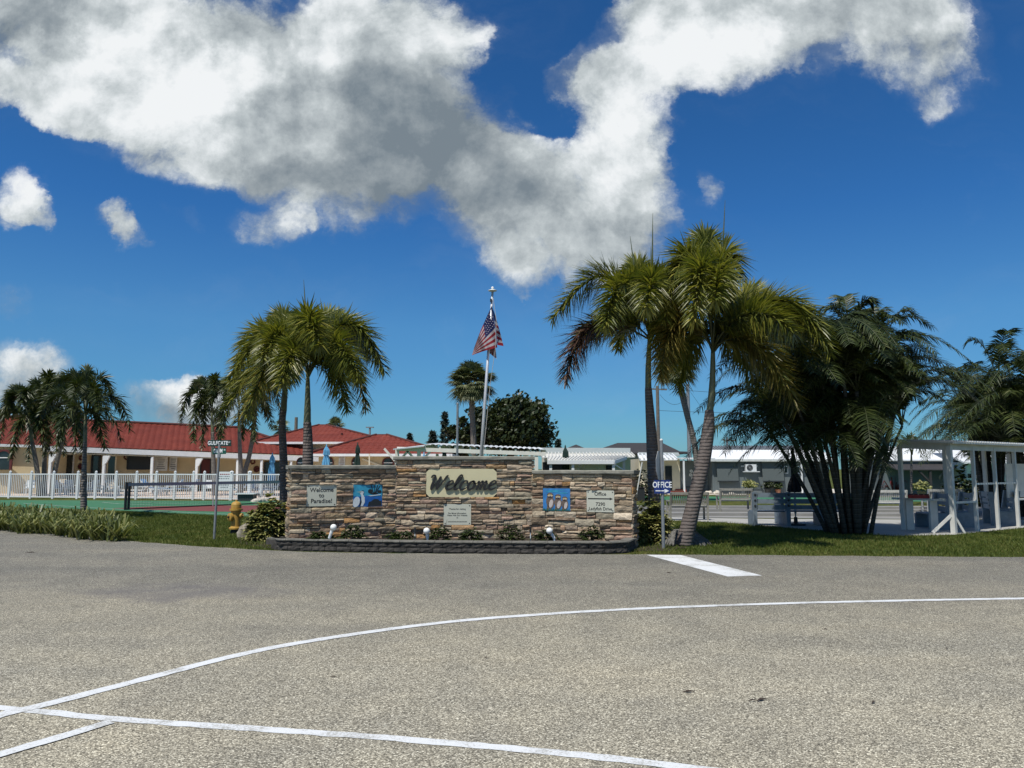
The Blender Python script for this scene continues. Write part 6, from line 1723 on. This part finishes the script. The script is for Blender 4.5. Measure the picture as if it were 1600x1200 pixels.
# second grey home further right, under a dark awning
T2 = thing('trailer_home', 'grey trailer home with a dark awning seen through the white shelter', 'trailer home', tuple(P(1430, 770, 48)))
Y2 = 48; xa = (1378-800)/F*Y2; xb = (1500-800)/F*Y2; zE = P(1430, 731, Y2).z
m = MB(); m.slab([Vector((xa, Y2, 0)), Vector((xb, Y2, 0)), Vector((xb, Y2, zE+.5)), Vector((xa, Y2, zE+.5))], (0, 5, 0)); m.build('wall', M['trailer'], T2)
m = MB(); m.slab([Vector((xa, Y2-.02, zE+.25)), Vector((xb, Y2-.02, zE+.25)), Vector((xb-1.6, Y2-1.6, zE-.1)), Vector((xa, Y2-1.6, zE-.1))], (0, 0, -.05)); m.build('awning', M['roofdark'], T2)
m = MB(); m.slab([Vector((xa-.3, Y2-.2, zE+.5)), Vector((xb+.3, Y2-.2, zE+.5)), Vector((xb+.3, Y2+2.6, zE+1.4)), Vector((xa-.3, Y2+2.6, zE+1.4))], (0, 0, -.08)); m.slab([Vector((xa-.3, Y2+2.6, zE+1.4)), Vector((xb+.3, Y2+2.6, zE+1.4)), Vector((xb+.3, Y2+5, zE+.5)), Vector((xa-.3, Y2+5, zE+.5))], (0, 0, -.08)); m.build('roof', M['white'], T2)
m = MB(); xp = (1449-800)/F*(Y2-1.5); m.box((xp, Y2-1.5, zE/2-.05), (.12, .12, zE-.1)); m.bar((xp, Y2-1.5, zE-.9), (xp-.7, Y2-1.5, zE-.15), .1, .1); m.build('awning_post', M['roofdark'], T2)
T3 = thing('white_house', 'pale blue white house glimpsed through the white shelter posts', 'house', tuple(P(1540, 770, 46)))
Y3 = 46; xa = (1506-800)/F*Y3; xb = (1640-800)/F*Y3; zE = P(1560, 722, Y3).z
m = MB(); m.slab([Vector((xa, Y3, 0)), Vector((xb, Y3, 0)), Vector((xb, Y3, zE)), Vector((xa, Y3, zE))], (0, 6, 0)); m.build('wall', M['shelter'], T3)
m = MB(); m.slab([Vector((xa-.4, Y3-.5, zE)), Vector((xb+.4, Y3-.5, zE)), Vector((xb+.4, Y3+3, zE+1.0)), Vector((xa-.4, Y3+3, zE+1.0))], (0, 0, -.1)); m.build('roof', M['white_metal'], T3)
a = P(1512, 747, Y3); c = P(1520, 740, Y3); MB().slab([(a.x, Y3-.02, a.z), (c.x, Y3-.02, a.z), (c.x, Y3-.02, c.z), (a.x, Y3-.02, c.z)], (0, .03, 0)).build('window', M['glass'], T3)
fan_palm('short shaggy palm behind the white shelter with drooping fronds', 38, [(1532, 790), (1531, 745), (1530, 715)], [9, 8, 7], (1530, 700), 30, 40, 9)
foxtail('slim young palm behind the slatted bench left of the white shelter', 36, [(1424, 783), (1424, 750), (1424, 725)], [3.2, 2.8, 2.4], [(1424, 726), (1424, 718), (1424, 708)], [2.4, 2.2, 1.5],
    [((1410, 690), (1398, 720), 0, 0), ((1438, 690), (1450, 722), .2, .4), ((1424, 682), (1430, 690), .8, 1.5), ((1418, 685), (1410, 700), -.6, -1.2), ((1432, 690), (1440, 715), -.5, -1)], [], None, 'palmdark', 'small_palm', .4, 90, .04)

# ------------------------------------------------------------------ benches
def slat_bench(mat, name):
    t = thing(name, 'bench', 'bench')
    w = .62
    MB().slab([(-w, -.02, .42), (w, -.02, .42), (w, .42, .43), (-w, .42, .43)], (0, 0, .035)).build('seat', mat, t)
    m = MB()
    m.bar((-w, -.10, .88), (w, -.10, .88), .05, .09); m.bar((-w, -.03, .52), (w, -.03, .52), .04, .06)
    for k in range(17): x = -w+.05+k*(2*w-.1)/16; m.bar((x, -.03, .54), (x, -.095, .85), .042, .02)
    m.build('backrest', mat, t)
    for x in (-w, w):
        m = MB(); m.bar((x, 0, 0), (x, -.02, .5), .06, .06); m.bar((x, -.02, .5), (x, -.11, .92), .06, .06); m.build('leg', mat, t)
        MB().bar((x, .42, 0), (x, .42, .62), .06, .06).build('leg', mat, t)
        MB().bar((x, -.06, .63), (x, .48, .63), .07, .04).build('armrest', mat, t)
    return t
b1_ = slat_bench(M['bench'], 'slatted_bench'); b2_ = slat_bench(M['benchpale'], 'slatted_bench')
for px, py, rz, pr, sc_b, lab in ((1077, 813, .04, b1_, 1.0, 'weathered grey slatted bench behind the leaning palm trunk'), (1150, 800, .02, b1_, 1.0, 'weathered grey slatted bench in front of the agave'), (1389, 806, -.03, b2_, 1.0, 'pale slatted bench between the clumping palm and the white shelter'), (1477, 803, -.03, b2_, 1.0, 'pale slatted bench seen inside the white shelter')):
    p = G(px, py); o = place(pr, p, rz, lab, 'slatted garden benches')
def plastic_bench(n, name):
    t = thing(name, 'bench', 'bench')
    L = .98*n
    for i in range(n+1):
        x = -L/2+i*.98
        e = MB(); e.slab([(x-.06, -.08, 0), (x-.06, .55, 0), (x-.06, .55, .40), (x-.06, .10, .44), (x-.06, .0, 1.0), (x-.06, -.14, 1.0), (x-.06, -.08, .44)], (.12, 0, 0))
        eo = e.build('end_panel', M['greyblue'], t)
        q = MB()
        for z in (.60, .76, .92): q.lathe_axis([(.035, 0), (.035, .006), (.02, .008)], (x, -.083-.056*(z-.44)/.56, z), (0, -1, 0), 8)
        q.build('bolt_cap', M['dark'], eo)
    for z in (.55, .73, .91):
        m = MB(); m.bar((-L/2+.07, -.03-.06*(z-.44)/.56, z), (L/2-.07, -.03-.06*(z-.44)/.56, z), .04, .135); m.build('back_slat', M['greyblue'], t)
    for y in (.12, .27, .42):
        MB().bar((-L/2-.02, y+.03, .425), (L/2+.02, y+.03, .425), .135, .04).build('seat_slat', M['greyblue'], t)
    return t
pb = plastic_bench(3, 'plastic_bench'); pb2 = plastic_bench(1, 'plastic_bench')
p = G(1258, 822); place(pb, p, -.04, 'long grey blue plastic lumber bench left of the clumping palm', 'grey blue plastic benches')
p = G(1484, 827)+Vector((0, .35, 0)); place(pb2, p, 1.45, 'grey blue plastic bench just inside the near corner of the white shelter', 'grey blue plastic benches')
p = G(1522, 824)+Vector((0, .35, 0)); place(pb2, p, 1.35, 'grey blue plastic bench second from the near corner inside the white shelter', 'grey blue plastic benches')
p = G(1560, 821)+Vector((0, .4, 0)); place(pb2, p, -1.9, 'grey blue plastic bench far inside the white shelter by the right edge', 'grey blue plastic benches')
p = G(1588, 818)+Vector((.1, .4, 0)); place(pb2, p, 1.3, 'grey blue plastic bench farthest in the white shelter, cut by the picture edge', 'grey blue plastic benches')
tp = thing('picnic_table', 'grey blue picnic table with the black umbrella through its top', 'table', (UB.location.x+.4, 23.9, 0))
x = UB.location.x+.5; MB().box((x, 23.95, .90), (2.0, .75, .05)).build('table_top', M['greyblue'], tp)
for sx in (-.8, .8): MB().box((x+sx, 23.95, .437), (.10, .6, .874)).build('leg', M['greyblue'], tp)

# ------------------------------------------------------------------ white shelter on the right
SH = thing('shelter', 'narrow white open shelter with sloping roof and slim posts at the right edge', 'shelter', tuple(G(1491, 833)))
fr0 = G(1491, 834); fdir = Vector((1.0, .72, 0)).normalized(); bk0 = G(1412.5, 828)
fpts = [fr0+fdir*k for k in (0, 1.32, 2.62, 3.95, 5.3)]
bpts = [bk0+fdir*k for k in (0, 2.6, 5.2, 7.0)]
zf = P(1491, 697, fr0.y).z; zbk = P(1412, 694, bk0.y).z
for i, p in enumerate(fpts): MB().box(p+Vector((0, 0, zf/2)), ((.12 if i == 0 else .085), (.12 if i == 0 else .085), zf), .62).build('post', M['shelter'], SH)
for p in bpts: MB().box(p+Vector((0, 0, zbk/2)), (.10, .10, zbk), .62).build('post', M['shelter'], SH)
m = MB(); a = fr0+Vector((0, 0, zf+.06)); c = a+fdir*9; d = bk0+fdir*8.5+Vector((0, 0, zbk+.06)); e = bk0+Vector((0, 0, zbk+.06))
ov = (a-e); ov.z = 0; ov.normalize()
a2 = a+ov*.22-fdir*.18; c2_ = c+ov*.22; e2 = e-ov*.25-fdir*.18; d2 = d-ov*.25
m.slab([a2, c2_, d2, e2], (0, 0, .05)); m.build('roof_soffit', M['shelter'], SH)
m = MB(); n = 60
for i in range(n):
    f = i/n; f2 = (i+.55)/n; p, q = a2.lerp(c2_, f), a2.lerp(c2_, f2); r_, s_ = e2.lerp(d2, f), e2.lerp(d2, f2); u_ = Vector((0, 0, .058))
    m.slab([p+u_-Vector((0, .04, 0)), q+u_-Vector((0, .04, 0)), s_+u_, r_+u_], (0, 0, .03))
m.build('roof', M['white_metal'], SH)
m = MB(); h_ = Vector((0, 0, -.06)); m.bar(a+h_, c+h_, .06, .20); m.bar(e+h_, d+h_, .06, .20); m.bar(a+h_*1.2, e+h_*1.2, .06, .20); m.build('beam', M['shelter'], SH)
def rail(p, q, z, w=.08, h=.05): MB().bar(p+Vector((0, 0, z)), q+Vector((0, 0, z)), w, h).build('rail', M['shelter'], SH)
rail(fpts[0], fpts[1], .80); rail(fpts[1], fpts[2], 1.28, .06); rail(fpts[2], fpts[3], 1.28, .06); rail(fpts[3], fpts[4], .80)
m = MB()
dirb = (bk0-fr0).normalized()
m.bar(fr0+Vector((-.05, 0, .48)), fr0+Vector((-.50, .12, .02)), .07, .07); m.bar(fr0+Vector((.04, 0, .45)), fr0+Vector((.26, -.02, .02)), .05, .05); m.build('brace', M['shelter'], SH)
MB().slab([fpts[4]+Vector((-.5, .6, .80)), fpts[4]+Vector((1.5, 1.8, .80)), fpts[4]+Vector((1.5, 1.8, 1.85)), fpts[4]+Vector((-.5, .6, 1.85))], (.02, -.03, 0)).build('wall_panel', M['shelter'], SH)
ct = thing('shelf_table', 'narrow white counter table between the corner posts of the shelter', 'table', tuple(G(1452, 829)))
tc = bk0.lerp(fr0, .02); a = bk0+Vector((-.05, .15, .83)); c = fr0+Vector((-.02, .25, .83))
MB().slab([a, c, c+Vector((0, .35, 0)), a+Vector((0, .35, 0))], (0, 0, .05)).build('table_top', M['shelter'], ct)
for f in (.30, .80):
    pp = a.lerp(c, f)+Vector((.0, .18, 0)); MB().box((pp.x, pp.y, .413), (.20, .10, .826)).build('leg', M['shelter'], ct)
pp = a.lerp(c, .52)+Vector((0, .17, .053)); rb_ = thing('red_tray', 'red tray of pucks lying on the white counter in the shelter', 'tray', tuple(pp))
MB().box(pp+Vector((0, 0, .045)), (.52, .2, .09), -.6).build('tray_body', M['red'], rb_)
m = MB()
for k in range(4): m.lathe([(.06, 0), (.06, .03), (.05, .032)], pp+Vector((-.17+.11*k, .115-.075*k, .092)), 10)
m.build('pucks', M['maroon'], rb_)

for px, lab, k in ((1507, 'dark bush close behind the white shelter, left of the shaggy palm', 3), (1552, 'dark bush close behind the white shelter, right of the shaggy palm', 4), (1592, 'dark bush at the right picture edge behind the white shelter', 6)):
    c = P(px, 780, 35); c.z = 0
    shrub('garden_bush', lab, c, .95, .7, 1.35+.35*(k % 2), 260, M['areca'], .26, 'bush', 'dark bushes behind the shelter', .35, k)
# ------------------------------------------------------------------ small garden things by the trailer
def spiky_plant(name, label, px, py, n, h, w, mat, cat='plant', Y=None):
    c = G(px, py); t = thing(name, label, cat, tuple(c)); grass_clump(t, c, n, h, w, mat, seed=int(px)); return t
spiky_plant('agave', 'spiky pale agave in front of the grey trailer shade', 1150, 771, 60, 1.55, .10, M['agave'])
def potted(label, px, py, s, mat, pot, seed):
    c = G(px, py); t = thing('potted_plant', label, 'potted plant', tuple(c), 0, 'potted plants in the gravel yard')
    MB().lathe([(.20*s, 0), (.27*s, .42*s), (.30*s, .44*s), (.25*s, .45*s)], c, 14).build('pot', pot, t)
    rg = random.Random(seed); lb = MB()
    for k in range(70):
        d = Vector((rg.gauss(0, 1), rg.gauss(0, 1), abs(rg.gauss(.4, 1)))).normalized(); q = c+Vector((0, 0, .6*s))+d*rg.uniform(.1, .55)*s
        for j in range(6):
            dd = Vector((rg.gauss(0, 1), rg.gauss(0, 1), rg.gauss(.3, .7))); leaflet(lb, q, dd, .2*s, .08*s, .3, dd.orthogonal().normalized())
    lb.build('foliage', mat, t, fix=False)
potted('dark potted bush just right of the far slatted bench', 1171, 775, .95, M['shrub'], M['dark'], 1)
potted('low potted bush left of the black umbrella by the trailer wall', 1200, 772, .8, M['oak'], M['dark'], 2)
potted('potted bush under the right roller shade of the trailer', 1216, 772, .7, M['bed'], M['terracotta'], 3)
potted('yellow green potted bush left of the shelter post on the gravel', 1441, 779, .9, M['shrub'], M['terracotta'], 4)
potted('leafy potted bush seen between the shelter posts', 1513, 780, .8, M['bed'], M['dark'], 5)
potted('pale green potted bush right of the blue white house window', 1516, 785, .8, M['shrub'], M['offwhite'], 6)
spiky_plant('red_cordyline', 'dark red spiky plant against the second grey trailer', 1396, 775, 50, 1.5, .07, M['redleaf'])
for px, s, lab in ((1058, 1.0, 'red brick raised planter left of the leaning palm trunk'), (1063, .9, 'second red brick raised planter below the grey trailer porch')):
    c = G(px, 774 if s == 1 else 771); t = thing('raised_planter', lab, 'planter', tuple(c), 0, 'red raised planters')
    m = MB()
    for z in (.07, .21): m.box(c+Vector((0, 0, z)), (.85*s, .4, .13))
    m.build('planter_body', M['redbrick'], t); MB().box(c+Vector((0, 0, .29)), (.78*s, .34, .03)).build('soil', M['soil'], t)
for i, (px, py, r, mt) in enumerate(((1108, 772, .22, 'palerock'), (1122, 772.5, .26, 'palerock'), (1131, 771.5, .2, 'rock'), (1012, 773.5, .2, 'palerock'), (1019, 774, .25, 'palerock'), (1143, 773, .18, 'palerock'))):
    rock('garden_rock', 'pale rough rock edging the gravel yard before the grey trailer', G(px, py), r, M[mt], (1.2, .8, .7), i+20, 'rocks edging the gravel yard')
ch = thing('folding_chair', 'dark folding chair on the trailer porch behind the leaning palm', 'chair', tuple(G(1076, 771)))
c = G(1076, 771); m = MB()
MB().slab([c+Vector((-.3, 0, .42)), c+Vector((.3, 0, .42)), c+Vector((.3, .45, .42)), c+Vector((-.3, .45, .42))], (0, 0, .04)).build('seat', M['dark'], ch)
MB().slab([c+Vector((-.3, .45, .46)), c+Vector((.3, .45, .46)), c+Vector((.3, .6, 1.05)), c+Vector((-.3, .6, 1.05))], (0, .03, 0)).build('backrest', M['dark'], ch)
for x in (-.28, .28):
    MB().bar(c+Vector((x, 0, 0)), c+Vector((x, .02, .64)), .04, .04).build('leg', M['white_metal'], ch); MB().bar(c+Vector((x, .5, 0)), c+Vector((x, .46, .46)), .04, .04).build('leg', M['white_metal'], ch)
tl = P(1024, 790, 26); tag(MB().tube([Vector(((1021-800)/F*24, 24, 0)), P(1021.5, 772, 24)], [.035, .035], 8).build('marker_stake', M['cream']), 'short pale yellow stake behind the variegated shrub', 'stake')

# ------------------------------------------------------------------ utility poles and wires
def upole(label, px, top, Y, arm=True, w=.15, mat='pole_wood', lamp=False):
    t_ = P(px, top, Y); t = thing('utility_pole', label, 'utility pole', (t_.x, Y, 0), 0, 'utility poles behind the homes')
    MB().tube([(t_.x, Y, -.05), t_], [w*1.15, w*.85], 10).build('pole', M[mat], t)
    if arm: MB().bar(t_+Vector((-.45, 0, -.25)), t_+Vector((.75, -.1, -.32)), .10, .10).build('crossarm', M['pole_wood'], t)
    if lamp: MB().lathe([(.10, -1.9), (.2, -1.85), (.2, -1.2), (.06, -1.1)], t_+Vector((-.35, -.1, 0)), 10).build('transformer', M['galv'], t)
    return t_
u1 = upole('weathered utility pole with crossarm right of the upright foxtail trunk', 1027, 603, 62)
u2 = upole('dark slim utility pole behind the slanting fan palm trunk', 1074.5, 600, 66, False, .17, 'galv', True)
u3 = upole('short service pole above the white roof of the grey trailer', 1136, 683, 70, True, .11, 'galv')
u4 = upole('utility pole stub showing above the red roof left of the thick foxtail trunk', 463, 652, 90, False, .22)
MB_ = 0
def wire(label, a, b_, sag, r=.014):
    pts = [a.lerp(b_, k/12)+Vector((0, 0, -sag*4*(k/12)*(1-k/12))) for k in range(13)]
    tag(MB().tube(pts, r, 4).build('overhead_wire', M['dark']), label, 'wire', 'overhead wires behind the palms')
wire('upper thin overhead wire from the crossarm pole to the far right', u1+Vector((.3, 0, -.2)), P(1240, 618, 68), .1)
wire('sagging overhead wire between the crossarm pole and the dark pole', u1+Vector((.2, 0, -.7)), u2+Vector((0, 0, -1.0)), .8)
wire('lower overhead wire running from the crossarm pole past the dark pole', u1+Vector((.1, 0, -2.0)), P(1240, 642, 68), .15)
wire('slanting guy wire dropping from the dark pole to the trailer roof', u2+Vector((.1, 0, -.5)), P(1136, 684, 70), .2)

# bits of leaf litter and dead grass on the road
for i, (px, py, l, r_) in enumerate(((1076, 1083, .05, .3), (1190, 1096, .06, 1.4), (1176, 1097, .035, .2), (48, 864, .11, .1), (1365, 1100, .035, 2), (760, 1030, .03, 1), (520, 1060, .03, .5), (1045, 896, .05, .4), (1290, 985, .03, .9), (1480, 1015, .03, 2.2))):
    c = G(px, py); a = Vector((math.cos(r_*.4), math.sin(r_*.4), 0)); b_ = Vector((-a.y, a.x, 0))
    m = MB(); m.slab([c+a*l+Vector((0, 0, .011)), c+b_*l*.22+Vector((0, 0, .022)), c-a*l+Vector((0, 0, .009)), c-b_*l*.2+Vector((0, 0, .016))], (0, 0, .002))
    tag(m.build('fallen_leaf', M['soil']), 'small dark dead leaf lying on the asphalt', 'leaf', 'dead leaves scattered on the road')
